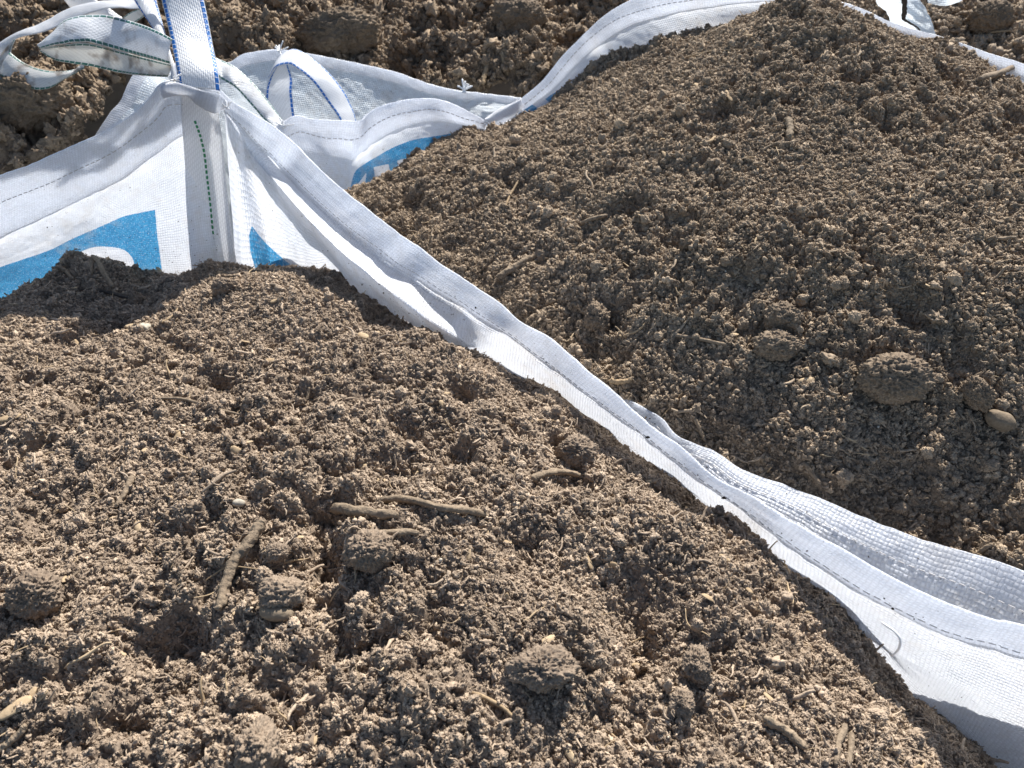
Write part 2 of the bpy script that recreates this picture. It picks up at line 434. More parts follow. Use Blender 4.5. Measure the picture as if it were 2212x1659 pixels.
def tube(name, pts, rad, mat, parent=None, sides=7, bump=0.0, seed=0):
    V, F = tube_mesh(name, pts, rad, sides, bump, seed)
    return add(name, py_mesh(name, V, F), mat, parent)
def stitches(name, G, uvrow_j, mat, parent, pitch=0.011, fill=0.62, rad=0.0006, off=0.0012):
    """a dashed seam along column j of the sheet grid"""
    line = G[:, uvrow_j]; nn = grid_normals(G)[:, uvrow_j]
    s = np.sign((nn * (np.array([0, 0, CZ]) - line)).sum(1).mean())
    L = np.concatenate([[0], np.cumsum(np.linalg.norm(np.diff(line, axis=0), axis=1))])
    V, F = [], []; o = 0; x = 0.0
    line = line + nn * s * off
    while x + pitch < L[-1]:
        q = np.linspace(x, x + pitch * fill, 4)
        P = np.stack([np.interp(q, L, line[:, k]) for k in range(3)], 1)
        v, f = tube_mesh('', P, rad, 5)
        V.append(v); F += [tuple(i + o for i in g) for g in f]; o += len(v); x += pitch
    return add(name, py_mesh(name, np.vstack(V), F), mat, parent)
def ribbon(name, A, B, mat, parent, n=70, m=14, thick=0.0016, bow=0.0, seed=0, n_across_wobble=0.0006):
    """A, B: (k,3) edges. A flat band with real thickness."""
    a = catmull(A, n); b = catmull(B, n)
    t = np.linspace(0, 1, m)
    G = a[:, None] * (1 - t)[None, :, None] + b[:, None] * t[None, :, None]
    nn = grid_normals(G)
    s = np.sign((nn * (np.array([0, 0, CZ]) - G)).sum(2).mean()); nn = nn * s
    G = G + nn * (bow * 4 * (t * (1 - t)))[None, :, None]
    L = np.concatenate([[0], np.cumsum(np.linalg.norm(np.diff(G[:, m // 2], axis=0), axis=1))])
    G = G + nn * (n_across_wobble * vnoise(L[:, None] * 60 + 0 * t[None], 3 * t[None] + 0 * L[:, None], seed))[..., None]
    U, Vv = np.meshgrid(L, t, indexing='ij')
    o = sheet_obj(name, G, np.stack([U, Vv], 2), mat, parent)
    md = o.modifiers.new('thickness', 'SOLIDIFY'); md.thickness = thick; md.offset = 0
    return o
def pxy(pts, y):
    """pixel edge with depth y (scalar or list)"""
    y = [y] * len(pts) if np.isscalar(y) else list(catmull(np.array(y, float)[:, None], len(pts))[:, 0]) if len(y) != len(pts) else y
    return np.array([Yp(u, v, yy) for (u, v), yy in zip(pts, y)])
def below(B, z, out):
    """push a row of points down to height z, out from its wall by out"""
    P = []
    for i in range(len(B)):
        nrm = wall_normal(B, i)
        P.append([B[i][0] - nrm[0] * out, B[i][1] - nrm[1] * out, z])
    return np.array(P)
def knot(name, p, size, parent, seed=0, mat=None):
    """small tuft of tied thread"""
    r = random.Random(seed); V, F = [], []; o = 0
    for k in range(7):
        d = Vector((r.uniform(-1, 1), r.uniform(-1, 1), r.uniform(-.2, 1))).normalized()
        e = Vector((r.uniform(-1, 1), r.uniform(-1, 1), r.uniform(-1, 1))) * 0.35
        P = [np.array(p) + np.array(d * size * t + e * size * t * t) for t in np.linspace(-0.3, 1, 7)]
        v, f = tube_mesh('', P, size * 0.09, 5); V.append(v); F += [tuple(i + o for i in g) for g in f]; o += len(v)
    return add(name, py_mesh(name, np.vstack(V), F), mat or MAT_WHITETHREAD, parent)

# ================================================================== FRONT BAG
front_bag = empty('bulk_bag', 'large white woven bulk bag in front, its corner held up by an upright strap', 'bulk bag', 'open bulk bags of compost')
# right (diagonal) wall
Rpix = [(476,196),(502,221),(542,245),(582,269),(614,297),(642,321),(678,357),(702,379),(742,413),(782,445),(822,477),(868,513),(908,538),(948,570),(998,602),(1038,630),(1078,658),(1123,698),(1199,742),(1279,814),(1331,858),(1401,920),(1475,974),(1544,1033),(1633,1082),(1702,1127),(1821,1196),(1969,1275),(2117,1339),(2212,1358),(2420,1430),(2700,1560)]
Rz = np.interp([p[0] for p in Rpix], [476, 560, 640, 900, 1331, 2700], [0.975, 0.920, 0.885, 0.862, 0.858, 0.85])
FR = np.array([Zp(u, v, z) for (u, v), z in zip(Rpix, Rz)])
Spix = [(482,232),(496,249),(528,277),(556,307),(586,333),(612,361),(642,389),(666,413),(702,445),(738,477),(775,506),(815,535),(858,568),(905,594),(950,626),(998,652),(1040,680),(1088,712),(1160,766),(1240,826),(1295,868),(1370,925),(1445,982),(1515,1032),(1607,1095),(1672,1145),(1780,1222),(1925,1308),(2080,1376),(2180,1400),(2390,1480),(2640,1620)]
Gpix = [(486,244),(493,258),(508,282),(526,306),(552,345),(580,377),(606,408),(634,440),(672,480),(712,520),(752,556),(792,588),(832,623),(878,656),(922,690),(968,718),(1018,748),(1046,755),(1112,806),(1205,850),(1262,896),(1345,953),(1420,1012),(1490,1064),(1580,1138),(1640,1190),(1740,1272),(1874,1370),(2012,1450),(2112,1500),(2325,1600),(2570,1740)]
Bpix = [(512,588),(530,590),(555,588),(590,590),(625,592),(655,592),(690,592),(715,585),(742,600),(770,628),(802,645),(848,668),(885,700),(920,718),(965,736),(1010,758),(1026,766),(1066,778),(1140,818),(1225,848),(1275,880),(1345,940),(1405,984),(1475,1034),(1550,1110),(1620,1155),(1700,1208),(1835,1312),(1955,1450),(2050,1540),(2190,1690),(2420,1880)]
k = len(Rpix); ii = np.arange(k)
dG = np.interp(ii, [0, 3, 6, 9, 13, 15, 17, 19, 24, 27, 31], [0.012, 0.040, 0.062, 0.082, 0.082, 0.060, 0.012, -0.008, -0.008, 0.002, 0.004])
dB = dG - np.interp(ii, [0, 6, 13, 20, 24, 31], [-0.01, 0.012, 0.016, 0.014, 0.004, -0.004])
dS = np.interp(ii, [0, 3, 6, 13, 17, 20, 31], [0.004, 0.010, 0.018, 0.018, 0.010, 0.004, 0.004])
Vpix = [(a[0] * .72 + b[0] * .28, a[1] * .72 + b[1] * .28) for a, b in zip(Spix, Gpix)]
dV = dS - np.interp(ii, [0, 5, 9, 13, 17, 31], [0.0, -0.004, -0.006, -0.006, 0.0, 0.0])
FS = onwall(FR, Spix, dS); FV = onwall(FR, Vpix, dV)
FG = onwall(FR, Gpix, dG); FB = onwall(FR, Bpix, dB)
FB2 = FB + np.array([0, 0, -0.09]); F_mid = below(FB, 0.40, 0.05); F_low = below(FB, 0.01, 0.0)
n = 420
Gh = loft([FR, FS, FV], n, [12, 6])
G2 = loft([FR, FS, FV, FG, FB, FB2, F_mid, F_low], n, [12, 6, 16, 40, 22, 20, 12], crisp=True)
uv = grid_uv(G2)
Gw = wrinkle(G2, uv, 0.0035, 0.0, 3)
jv = 14
blueR = list(curvy([(544,486),(553,500),(576,527),(612,559),(650,590)], 16)) + [(650, 640), (560, 640), (551,578), (541,545), (538,508)]
def paint(G, polys, holes=()):
    u, v = project(G)
    s = np.full(u.shape, -1e3)
    for p in polys: s = np.maximum(s, seg_dist_poly(u, v, p))
    for p in holes: s = np.minimum(s, -seg_dist_poly(u, v, p))
    dist = np.linalg.norm(G - np.array([0, 0, CZ]), axis=2)
    return s * dist / FPX                                # metres
P2 = Gw[:, jv:]
sheet_obj('side_panel', P2, uv[:, jv:], MAT_PANEL, front_bag, {'print': paint(P2, [blueR])})
Hf = Gw[:, :jv + 1]; Hf = wrinkle(Hf, uv[:, :jv + 1], 0.0, 0.0009, 8)
Hg = hem_grid(Hf); sheet_obj('hem', Hg, grid_uv(Hg), MAT_HEM, front_bag)
stitches('seam', Hf, 12, MAT_THREAD, front_bag)

# left (back) wall of the front bag
LRpix = [(474,197),(430,190),(395,186),(349,183),(330,207),(294,244),(252,272),(202,298),(140,325),(70,358),(0,384),(-120,440),(-330,540),(-640,690)]
LSpix = [(474,230),(440,228),(405,226),(361,228),(336,258),(302,286),(252,322),(196,353),(152,374),(76,406),(0,437),(-120,495),(-330,595),(-640,740)]
LVpix = [(476,268),(446,272),(420,280),(380,298),(350,322),(318,344),(262,386),(206,414),(160,438),(84,474),(0,512),(-120,570),(-330,670),(-640,810)]
LBpix = [(508,588),(478,590),(450,592),(404,600),(360,600),(320,598),(280,596),(226,590),(180,590),(100,615),(0,645),(-120,700),(-330,790),(-640,900)]
Ly = np.interp(np.arange(14), [0, 1, 3, 6, 10, 13], [FR[0][1] - 0.002, 1.135, 1.125, 1.10, 1.08, 1.0])
LR = np.array([Yp(u, v, y) for (u, v), y in zip(LRpix, Ly)])
LR[0] = FR[0]
LS = np.array([Yp(u, v, y + 0.002) for (u, v), y in zip(LSpix, Ly)])
LV = np.array([Yp(u, v, y + 0.006) for (u, v), y in zip(LVpix, Ly)])
LB = np.array([Yp(u, v, y - 0.02) for (u, v), y in zip(LBpix, Ly)]); LB[0] = FB[0]
LB2 = LB + np.array([0, 0, -0.09]); Lmid = LB2 * [1, 1, 0] + [0, 0.04, 0.4]; Llow = LB2 * [1, 1, 0] + [0, 0, 0.01]
Lmid[0] = F_mid[0]; Llow[0] = F_low[0]; LB2[0] = FB2[0]
G3 = loft([LR, LS, LV, LB, LB2, Lmid, Llow], 300, [12, 12, 70, 20, 20, 12])
uv3 = grid_uv(G3); Gw3 = wrinkle(G3, uv3, 0.003, 0.0, 21)
outerL = list(curvy([(335,453),(300,460),(266,468),(216,490),(158,515),(108,540),(50,560),(0,577),(-80,606)], 40)) + [(-80, 760), (351, 760), (349,576), (340,511)]
holeL = list(curvy([(292,640),(292,594),(288,562),(270,541),(230,533),(194,536),(158,554),(126,578),(90,620),(60,660)], 40))
P3 = Gw3[:, 24:]
sheet_obj('back_panel', P3, uv3[:, 24:], MAT_PANEL_FINE, front_bag, {'print': paint(P3, [outerL], [holeL])})
Hf3 = wrinkle(Gw3[:, :25], uv3[:, :25], 0.0, 0.0011, 31, 200)
Hg3 = hem_grid(Hf3); sheet_obj('hem', Hg3, grid_uv(Hg3), MAT_HEM, front_bag)
stitches('seam', Hf3, 12, MAT_THREAD, front_bag, rad=0.0008)
# the corner webbing: strap sewn flat down the corner, with its green marker thread
wy = FR[0][1]
cwA = pxy([(392,186),(392,230),(396,300),(406,420),(424,540),(440,625)], wy - 0.030)
cwB = pxy([(474,200),(472,240),(480,300),(492,420),(505,530),(520,625)], wy - 0.034)
ribbon('corner_webbing', cwA, cwB, strap_mat('webbing_corner', None, 0.03), front_bag, 80, 16, 0.0016, 0.002, 5)
gl_ = catmull(pxy([(421,262),(432,292),(441,330),(447,380),(453,430),(459,490),(464,540),(468,590)], wy - 0.0395), 60)
V_, F_, o_ = [], [], 0
for i in range(0, 58, 2):
    v, f = tube_mesh('', gl_[i:i + 2] * 1.0, 0.0018, 6); V_.append(v); F_ += [tuple(a + o_ for a in g) for g in f]; o_ += len(v)
add('marker_thread', py_mesh('marker_thread', np.vstack(V_), F_), MAT_GREEN, front_bag)
# upright lifting strap: wide leg and narrow edge-on leg
up_y = [wy - 0.03, wy - 0.01, wy + 0.06, wy + 0.13, wy + 0.18]
sA = pxy([(388,190),(383,157),(368,80),(350,0),(330,-90)], up_y); sB = pxy([(476,196),(472,160),(460,100),(440,0),(415,-90)], up_y)
# the strap joins over the top of the frame into one loop
up2 = [wy - 0.026, wy + 0.0, wy + 0.08, wy + 0.15, wy + 0.20]
tA = pxy([(372,172),(366,132),(336,70),(290,0),(262,-60)], up2); tB = pxy([(386,176),(374,134),(356,70),(338,0),(322,-90)], up2)
topmid = np.array([(sA[-1] + tB[-1]) / 2, (sB[-1] + tA[-1]) / 2]) + np.array([0, 0.02, 0.05])
ribbon('lifting_strap', np.vstack([sA, topmid[0] + [0, 0, 0.0]]), np.vstack([sB, topmid[1] + [0.02, 0, 0.02]]), MAT_STRAP_BLUE, front_bag, 90, 16, 0.0018, 0.006, 6)
ribbon('lifting_strap', np.vstack([tB, topmid[0] + [0, .003, 0]]), np.vstack([tA, topmid[1] + [0, .003, 0.0]]), MAT_STRAP_BLUE, front_bag, 90, 14, 0.0018, 0.004, 7)
ribbon('corner_flap', pxy([(349,183),(378,178),(408,186),(440,196),(474,203),(497,226)], wy - 0.037), pxy([(352,212),(380,206),(404,208),(428,228),(462,244),(486,236)], wy - 0.042), MAT_HEM, front_bag, 60, 12, 0.0012, 0.004, 9)
knot('knot', Yp(490, 232, wy - 0.045), 0.010, front_bag, 3)
knot('knot', Yp(378, 172, wy - 0.04), 0.012, front_bag, 4)
# loop lying to the left: one band folded at its tip
z1 = lambda L: [(0.28 * a, 0.28 * b) for a, b in L]
lA = pxy(z1([(1330,300),(1200,232),(1000,162),(780,118),(520,150),(400,255),(308,352)]), [wy, 1.19, 1.24, 1.26, 1.26, 1.26, 1.25])
lB = pxy(z1([(1310,492),(1200,460),(1000,408),(850,368),(690,326),(480,338),(306,372)]), [wy - .02, 1.16, 1.20, 1.21, 1.21, 1.22, 1.24])
ribbon('lifting_loop', lA, lB, MAT_STRAP_GREEN, front_bag, 90, 16, 0.0018, 0.004, 11)
lC = pxy(z1([(1312,500),(1200,468),(1000,416),(850,376),(690,336),(480,348),(304,378)]), [wy - .02, 1.16, 1.205, 1.215, 1.215, 1.225, 1.24])
lD = pxy(z1([(1290,594),(1100,582),(900,556),(700,512),(540,488),(420,462),(312,396)]), [wy - .01, 1.17, 1.21, 1.22, 1.22, 1.23, 1.245])
o = ribbon('lifting_loop', lC, lD, MAT_STRAP_DIRTY, front_bag, 90, 16, 0.0018, -0.004, 12)

# ================================================================== BACK BAG (slumped, with its loops)
back_bag = empty('bulk_bag', 'slumped white bulk bag behind the front one, its collapsed rim lying against the dark heap', 'bulk bag', 'open bulk bags of compost')
z2 = lambda L: [(442.5 + 0.32 * a, 44.25 + 0.32 * b) for a, b in L]
BRpix = [(120,470),(168,350),(202,297),(238,244),(266,213),(291,161),(330,140),(410,138),(494,137),(522,121),(560,113),(596,109),(666,118),(762,137),(858,159),(922,182),(986,197),(1050,204),(1124,212)]
By = [1.36,1.42,1.46,1.50,1.53,1.58,1.62,1.66,1.70,1.71,1.72,1.73,1.73,1.72,1.71,1.69,1.67,1.66,1.64]
BR = np.array([Yp(u, v, y) for (u, v), y in zip(BRpix, By)])
BH = np.array([Yp(u + du, v + dv, y - 0.01) for (u, v), y, du, dv in zip(BRpix, By, np.interp(np.arange(19), [0, 5, 8, 18], [26, 24, 6, 0]), np.interp(np.arange(19), [0, 5, 8, 14, 18], [4, 10, 22, 22, 12]))])
BM = np.array([Yp(u + du, v + dv, y - dy) for (u, v), y, du, dv, dy in zip(BRpix, By, np.interp(np.arange(19), [0, 5, 8, 18], [110, 90, 10, 20]), np.interp(np.arange(19), [0, 5, 8, 13, 16, 18], [10, 60, 110, 100, 62, 22]), np.interp(np.arange(19), [0, 6, 10, 18], [0.0, 0.02, 0.06, 0.05]))])
BL = np.array([Yp(u + du, v + dv, y - dy) for (u, v), y, du, dv, dy in zip(BRpix, By, np.interp(np.arange(19), [0, 5, 8, 18], [200, 170, 20, 40]), np.interp(np.arange(19), [0, 5, 8, 14, 17, 18], [40, 170, 230, 190, 80, 60]), np.interp(np.arange(19), [0, 6, 10, 14, 18], [0.0, 0.03, 0.09, 0.12, 0.08]))])
BL2 = BL + [0, -0.01, -0.12]; Blow = BL2 * [1, 1, 0] + [0, -0.02, 0.01]
G4 = loft([BR, BH, BM, BL, BL2, Blow], 300, [8, 26, 26, 8, 10])
uv4 = grid_uv(G4); Gw4 = wrinkle(G4, uv4, 0.007, 0.0, 41, fold_scale=6)
sheet_obj('side_panel', Gw4[:, 8:], uv4[:, 8:], MAT_BACKPANEL, back_bag, {'print': np.full(Gw4[:, 8:].shape[:2], -1.0)})
Hg4 = hem_grid(Gw4[:, :9], 0.006); sheet_obj('hem', Hg4, grid_uv(Hg4), MAT_HEM, back_bag)
knot('knot', Yp(604, 110, 1.71), 0.016, back_bag, 5)
knot('knot', Yp(1003, 196, 1.655), 0.022, back_bag, 6)
# loop running from behind the upright strap down to the knot of the right bag
ribbon('lifting_loop', pxy(z2([(40,235),(85,258),(200,312),(330,430),(450,575),(530,690),(572,775)]), [1.50,1.50,1.49,1.47,1.44,1.42,1.40]),
       pxy(z2([(40,340),(105,390),(200,450),(300,555),(400,668),(480,735),(545,800)]), [1.46,1.46,1.45,1.43,1.41,1.395,1.39]), MAT_STRAP_GREEN, back_bag, 80, 14, 0.0018, 0.004, 14)
# arch-shaped loop with blue edges
ribbon('lifting_loop', pxy(z2([(500,290),(540,220),(600,196),(700,240),(850,370),(950,500),(1010,640),(1030,760)]), [1.62,1.63,1.64,1.63,1.61,1.59,1.57,1.55]),
       pxy(z2([(430,390),(478,318),(560,296),(640,338),(740,430),(830,555),(905,660),(940,760)]), [1.57,1.57,1.58,1.57,1.56,1.55,1.53,1.51]), MAT_STRAP_BLUE, back_bag, 90, 14, 0.0018, 0.004, 15)
ribbon('lifting_loop', pxy(z2([(478,318),(440,385),(414,470),(412,560),(432,650),(470,740)]), [1.57,1.57,1.57,1.56,1.55,1.54]),
       pxy(z2([(560,300),(590,400),(588,480),(596,560),(606,640),(620,740)]), [1.585,1.60,1.60,1.59,1.58,1.57]), MAT_STRAP_BLUE, back_bag, 60, 14, 0.0018, -0.004, 16)

# big muddy loop far left, from a bag behind
loop_pts_y = [1.30, 1.28, 1.26, 1.25, 1.24, 1.24]
far_strap = empty('strap_loop', 'muddy white strap hanging in a big open curve at the upper left corner', 'strap loop')
ribbon('strap_band', pxy(z1([(1120,-30),(1050,0),(800,8),(560,58),(300,190),(130,252),(0,330),(-60,400)]), [1.62,1.62,1.60,1.58,1.55,1.52,1.50,1.50]),
       pxy(z1([(1140,60),(1080,68),(850,62),(620,126),(350,240),(120,302),(20,400),(-20,470)]), [1.60,1.60,1.58,1.56,1.53,1.51,1.49,1.49]), MAT_STRAP_PLAIN, far_strap, 90, 14, 0.0018, 0.002, 17)
ribbon('strap_band', pxy(z1([(118,302),(88,370),(78,430),(84,520),(90,600)]), [1.50,1.49,1.48,1.47,1.46]),
       pxy(z1([(-40,380),(-70,450),(-70,520),(-40,580),(0,606)]), [1.50,1.49,1.47,1.45,1.44]), MAT_STRAP_DIRTY, far_strap, 60, 14, 0.0018, -0.004, 18)
ribbon('strap_band', pxy(z1([(78,405),(160,470),(260,520),(400,552),(520,548),(650,518)]), [1.48,1.47,1.46,1.46,1.47,1.50]),
       pxy(z1([(0,590),(90,625),(200,672),(290,692),(375,682),(500,606),(655,528)]), [1.45,1.44,1.43,1.43,1.435,1.46,1.49]), MAT_STRAP_DIRTY, far_strap, 70, 14, 0.0018, 0.006, 19)
far_strap2 = empty('strap_loop', 'short white strap end lying behind the muddy loop at the top left edge', 'strap loop')
ribbon('strap_band', pxy(z1([(560,-60),(700,-20),(850,70),(960,150),(1120,215)]), 1.80), pxy(z1([(480,-20),(560,70),(700,120),(850,150),(1000,230)]), 1.79), MAT_STRAP_PLAIN, far_strap2, 50, 12, 0.0018, 0.006, 20)
ribbon('strap_end', pxy(z1([(930,150),(1010,95),(1100,60)]), 1.70), pxy(z1([(1020,190),(1075,150),(1120,120)]), 1.69), MAT_STRAP_DIRTY, far_strap2, 30, 10, 0.0018, 0.0, 21)

# ================================================================== RIGHT BAG
right_bag = empty('bulk_bag', 'white bulk bag on the right whose rim rings a tall mound of compost', 'bulk bag', 'open bulk bags of compost')
z3 = lambda L: [(1062 + 0.52 * a, 0.52 * b) for a, b in L]
# left inner wall
Apix = [(570,300),(600,276),(617,264),(641,252),(668,258),(698,262),(745,265),(781,265),(794,249),(826,230),(874,219),(922,216),(970,224),(1018,246),(1056,266)]
Ay = [1.33,1.355,1.37,1.385,1.395,1.405,1.415,1.42,1.44,1.455,1.47,1.49,1.51,1.515,1.52]
ASp = [(580,318),(606,302),(622,294),(645,284),(670,290),(698,297),(735,300),(766,301),(794,278),(842,252),(880,243),(922,236),(960,240),(1000,254),(1050,270)]
AVp = [(590,350),(612,342),(628,336),(655,326),(685,330),(715,336),(745,342),(764,346),(800,314),(838,290),(886,270),(930,261),(970,264),(1008,272),(1050,280)]
ABp = [(600,420),(630,430),(650,436),(690,440),(720,440),(738,432),(748,428),(756,424),(800,402),(850,372),(900,338),(940,312),(975,296),(1012,284),(1052,286)]
AR = np.array([Yp(u, v, y) for (u, v), y in zip(Apix, Ay)])
AS = np.array([Yp(u, v, y - .004) for (u, v), y in zip(ASp, Ay)])
AV = np.array([Yp(u, v, y - dv) for (u, v), y, dv in zip(AVp, Ay, [.01,.01,.01,.01,.01,0.0,-.01,-.03,-.01,0,0,0,0,0,0])])
AB = np.array([Yp(u, v, y - dv) for (u, v), y, dv in zip(ABp, Ay, np.interp(np.arange(15), [0, 7, 14], [0.03, 0.05, 0.0]))])
AB2 = AB + [0, 0, -.10]; Alow = AB2 * [1, 1, 0] + [0, 0.03, 0.01]
G5 = loft([AR, AS, AV, AB, AB2, Alow], 300, [9, 9, 46, 12, 14]); uv5 = grid_uv(G5); Gw5 = wrinkle(G5, uv5, 0.004, 0, 51, fold_scale=18)
blueA = list(curvy([(752,424),(758,400),(768,370),(794,350),(818,336),(842,322),(890,303),(954,292),(1006,283)], 40)) + [(1012, 300), (960, 330), (900, 380), (830, 430), (740, 470)]
holesA = [[(807,361),(839,354),(843,372),(848,396),(812,400)], [(858,347),(876,342),(884,352),(876,372),(862,368)], [(792,372),(788,404),(760,424),(764,410),(780,388)]]
P5 = Gw5[:, 18:]
sheet_obj('left_panel', P5, uv5[:, 18:], MAT_PANEL_FINE, right_bag, {'print': paint(P5, [blueA], holesA)})
H5 = wrinkle(Gw5[:, :19], uv5[:, :19], 0, 0.0009, 52, 150); Hg5 = hem_grid(H5, 0.005); sheet_obj('hem', Hg5, grid_uv(Hg5), MAT_HEM, right_bag)
stitches('seam', H5, 9, MAT_THREAD, right_bag, rad=0.0009)
knot('knot', Yp(612, 272, 1.36), 0.016, right_bag, 8)
# back-left wall
Cpix = [(1056,266),(1092,248),(1124,218),(1171,177),(1218,120),(1250,88),(1270,68),(1306,36),(1348,10),(1390,-8),(1460,-20),(1540,-28),(1640,-34),(1720,-40),(1764,-36)]
Cy = [1.52,1.54,1.56,1.58,1.60,1.615,1.62,1.635,1.65,1.66,1.66,1.655,1.64,1.62,1.60]
CSp = [(1060,272),(1098,250),(1130,228),(1184,182),(1232,126),(1262,94),(1286,73),(1320,48),(1358,30),(1400,18),(1462,4),(1540,-6),(1640,-12),(1720,-18),(1764,-14)]
CVp = [(1064,274),(1104,254),(1136,234),(1196,190),(1246,138),(1276,112),(1302,92),(1335,70),(1370,52),(1410,40),(1466,26),(1540,14),(1640,4),(1720,0),(1764,2)]
CBp = [(1066,278),(1108,262),(1142,246),(1214,204),(1270,164),(1300,150),(1330,136),(1370,120),(1410,106),(1450,96),(1500,82),(1572,56),(1650,44),(1720,36),(1770,40)]
CR = np.array([Yp(*a, y) for a, y in zip(Cpix, Cy)]); CS = np.array([Yp(*a, y - .003) for a, y in zip(CSp, Cy)])
CV = np.array([Yp(*a, y + .004) for a, y in zip(CVp, Cy)]); CB = np.array([Yp(*a, y - .02) for a, y in zip(CBp, Cy)])
CB2 = CB + [0, 0, -.10]; Clow = CB2 * [1, 1, 0] + [0, 0.03, 0.01]
G6 = loft([CR, CS, CV, CB, CB2, Clow], 300, [9, 9, 30, 12, 14]); uv6 = grid_uv(G6); Gw6 = wrinkle(G6, uv6, 0.004, 0, 61)
blueC = [(1126,236),(1150,226),(1160,232),(1150,262),(1110,262)]; blueC2 = [(1178,214),(1190,205),(1215,190),(1225,200),(1190,225)]
P6 = Gw6[:, 18:]
sheet_obj('back_panel', P6, uv6[:, 18:], MAT_PANEL_FINE, right_bag, {'print': paint(P6, [blueC, blueC2])})
H6 = Gw6[:, :19]; Hg6 = hem_grid(H6, 0.005); sheet_obj('hem', Hg6, grid_uv(Hg6), MAT_HEM, right_bag)
stitches('seam', H6, 9, MAT_THREAD, right_bag, rad=0.0009)
# back-right rim
Dpix = [(1764,-36),(1800,-2),(1842,14),(1880,29),(1915,46),(1950,58),(1990,70),(2029,79),(2081,96),(2130,116),(2212,142),(2330,190),(2500,280)]
Dy = [1.60,1.57,1.56,1.55,1.54,1.53,1.52,1.51,1.49,1.47,1.44,1.38,1.26]
DBp = [(1768,24),(1800,24),(1846,46),(1884,62),(1920,74),(1955,86),(1995,96),(2040,100),(2086,116),(2132,150),(2212,190),(2330,240),(2500,330)]
DR = np.array([Yp(*a, y) for a, y in zip(Dpix, Dy)]); DB = np.array([Yp(*a, y - .015) for a, y in zip(DBp, Dy)])
DM = DR * 0.5 + DB * 0.5 + [0, 0.004, 0]
DB2 = DB + [0, 0, -.12]; Dlow = DB2 * [1, 1, 0] + [0, 0.03, 0.01]
G7 = loft([DR, DM, DB, DB2, Dlow], 200, [8, 8, 12, 14]); uv7 = grid_uv(G7); Gw7 = wrinkle(G7, uv7, 0.003, 0, 71)
sheet_obj('right_panel', Gw7[:, 8:], uv7[:, 8:], MAT_BODY, right_bag, None)
Hg7 = hem_grid(Gw7[:, :9], 0.005); sheet_obj('hem', Hg7, grid_uv(Hg7), MAT_HEM, right_bag)
# near wall seen from outside, above the rim of the front bag
Npix = [(560,300),(640,352),(720,420),(800,486),(900,560),(1000,632),(1100,706),(1200,770),(1290,836),(1359,868),(1399,888),(1430,908),(1459,942),(1500,962),(1549,982),(1604,1018),(1683,1044),(1747,1068),(1821,1102),(1920,1142),(2018,1176),(2117,1203),(2212,1236),(2400,1310),(2700,1440)]
Nz = np.interp(np.arange(25), [0, 3, 7, 9, 13, 16, 24], [0.77, 0.77, 0.785, 0.795, 0.785, 0.78, 0.772])
NR = np.array([Zp(u, v, z) for (u, v), z in zip(Npix, Nz)])
NSp = [(u + du, v + dv) for (u, v), du, dv in zip(Npix, np.interp(np.arange(25), [0, 12, 24], [-8, -8, -34]), np.interp(np.arange(25), [0, 12, 15, 18, 22, 24], [14, 16, 22, 42, 72, 90]))]
NBp = [(u + du, v + dv) for (u, v), du, dv in zip(Npix, np.interp(np.arange(25), [0, 12, 24], [-12, -14, -60]), np.interp(np.arange(25), [0, 12, 15, 18, 22, 24], [30, 40, 55, 84, 130, 150]))]
NS = onwall(NR, NSp, np.interp(np.arange(25), [0, 12, 16, 24], [0.004, 0.008, 0.026, 0.040])); NB = onwall(NR, NBp, np.interp(np.arange(25), [0, 12, 16, 24], [0.012, 0.02, 0.046, 0.066]))
NB2 = np.array([[r_[0], r_[1], b_[2] - 0.12] for r_, b_ in zip(NR, NB)]); Nlow = below(NB2, 0.01, 0.0)
G8 = loft([NR, NS, NB, NB2, Nlow], 420, [12, 16, 12, 14]); uv8 = grid_uv(G8); Gw8 = wrinkle(G8, uv8, 0.0045, 0, 81, fold_scale=16)
sheet_obj('near_panel', Gw8[:, 12:], uv8[:, 12:], MAT_PANEL, right_bag, {'print': np.full(Gw8[:, 12:].shape[:2], -1.0)})
H8 = wrinkle(Gw8[:, :13], uv8[:, :13], 0, 0.0008, 82, 150)
Hg8 = hem_grid(H8, 0.004); sheet_obj('hem', Hg8, grid_uv(Hg8), MAT_HEM, right_bag)
stitches('seam', H8, 12, MAT_THREAD, right_bag)
knot('knot', Yp(1118, 236, 1.545), 0.016, right_bag, 9)
# short corner loop at the very top of the mound
ribbon('lifting_loop', pxy([(1700,-40),(1745,-20),(1770,10),(1764,26)], 1.55), pxy([(1690,-10),(1724,0),(1746,16),(1752,26)], 1.53), MAT_STRAP_PLAIN, right_bag, 40, 10, 0.0018, 0.006, 23)
# rolled white corner at the dip
ribbon('rolled_corner', pxy([(1046,258),(1074,238),(1100,226),(1128,216)], 1.535), pxy([(1066,272),(1092,262),(1118,244),(1134,230)], 1.515), MAT_HEM, right_bag, 40, 10, 0.0015, 0.012, 24)

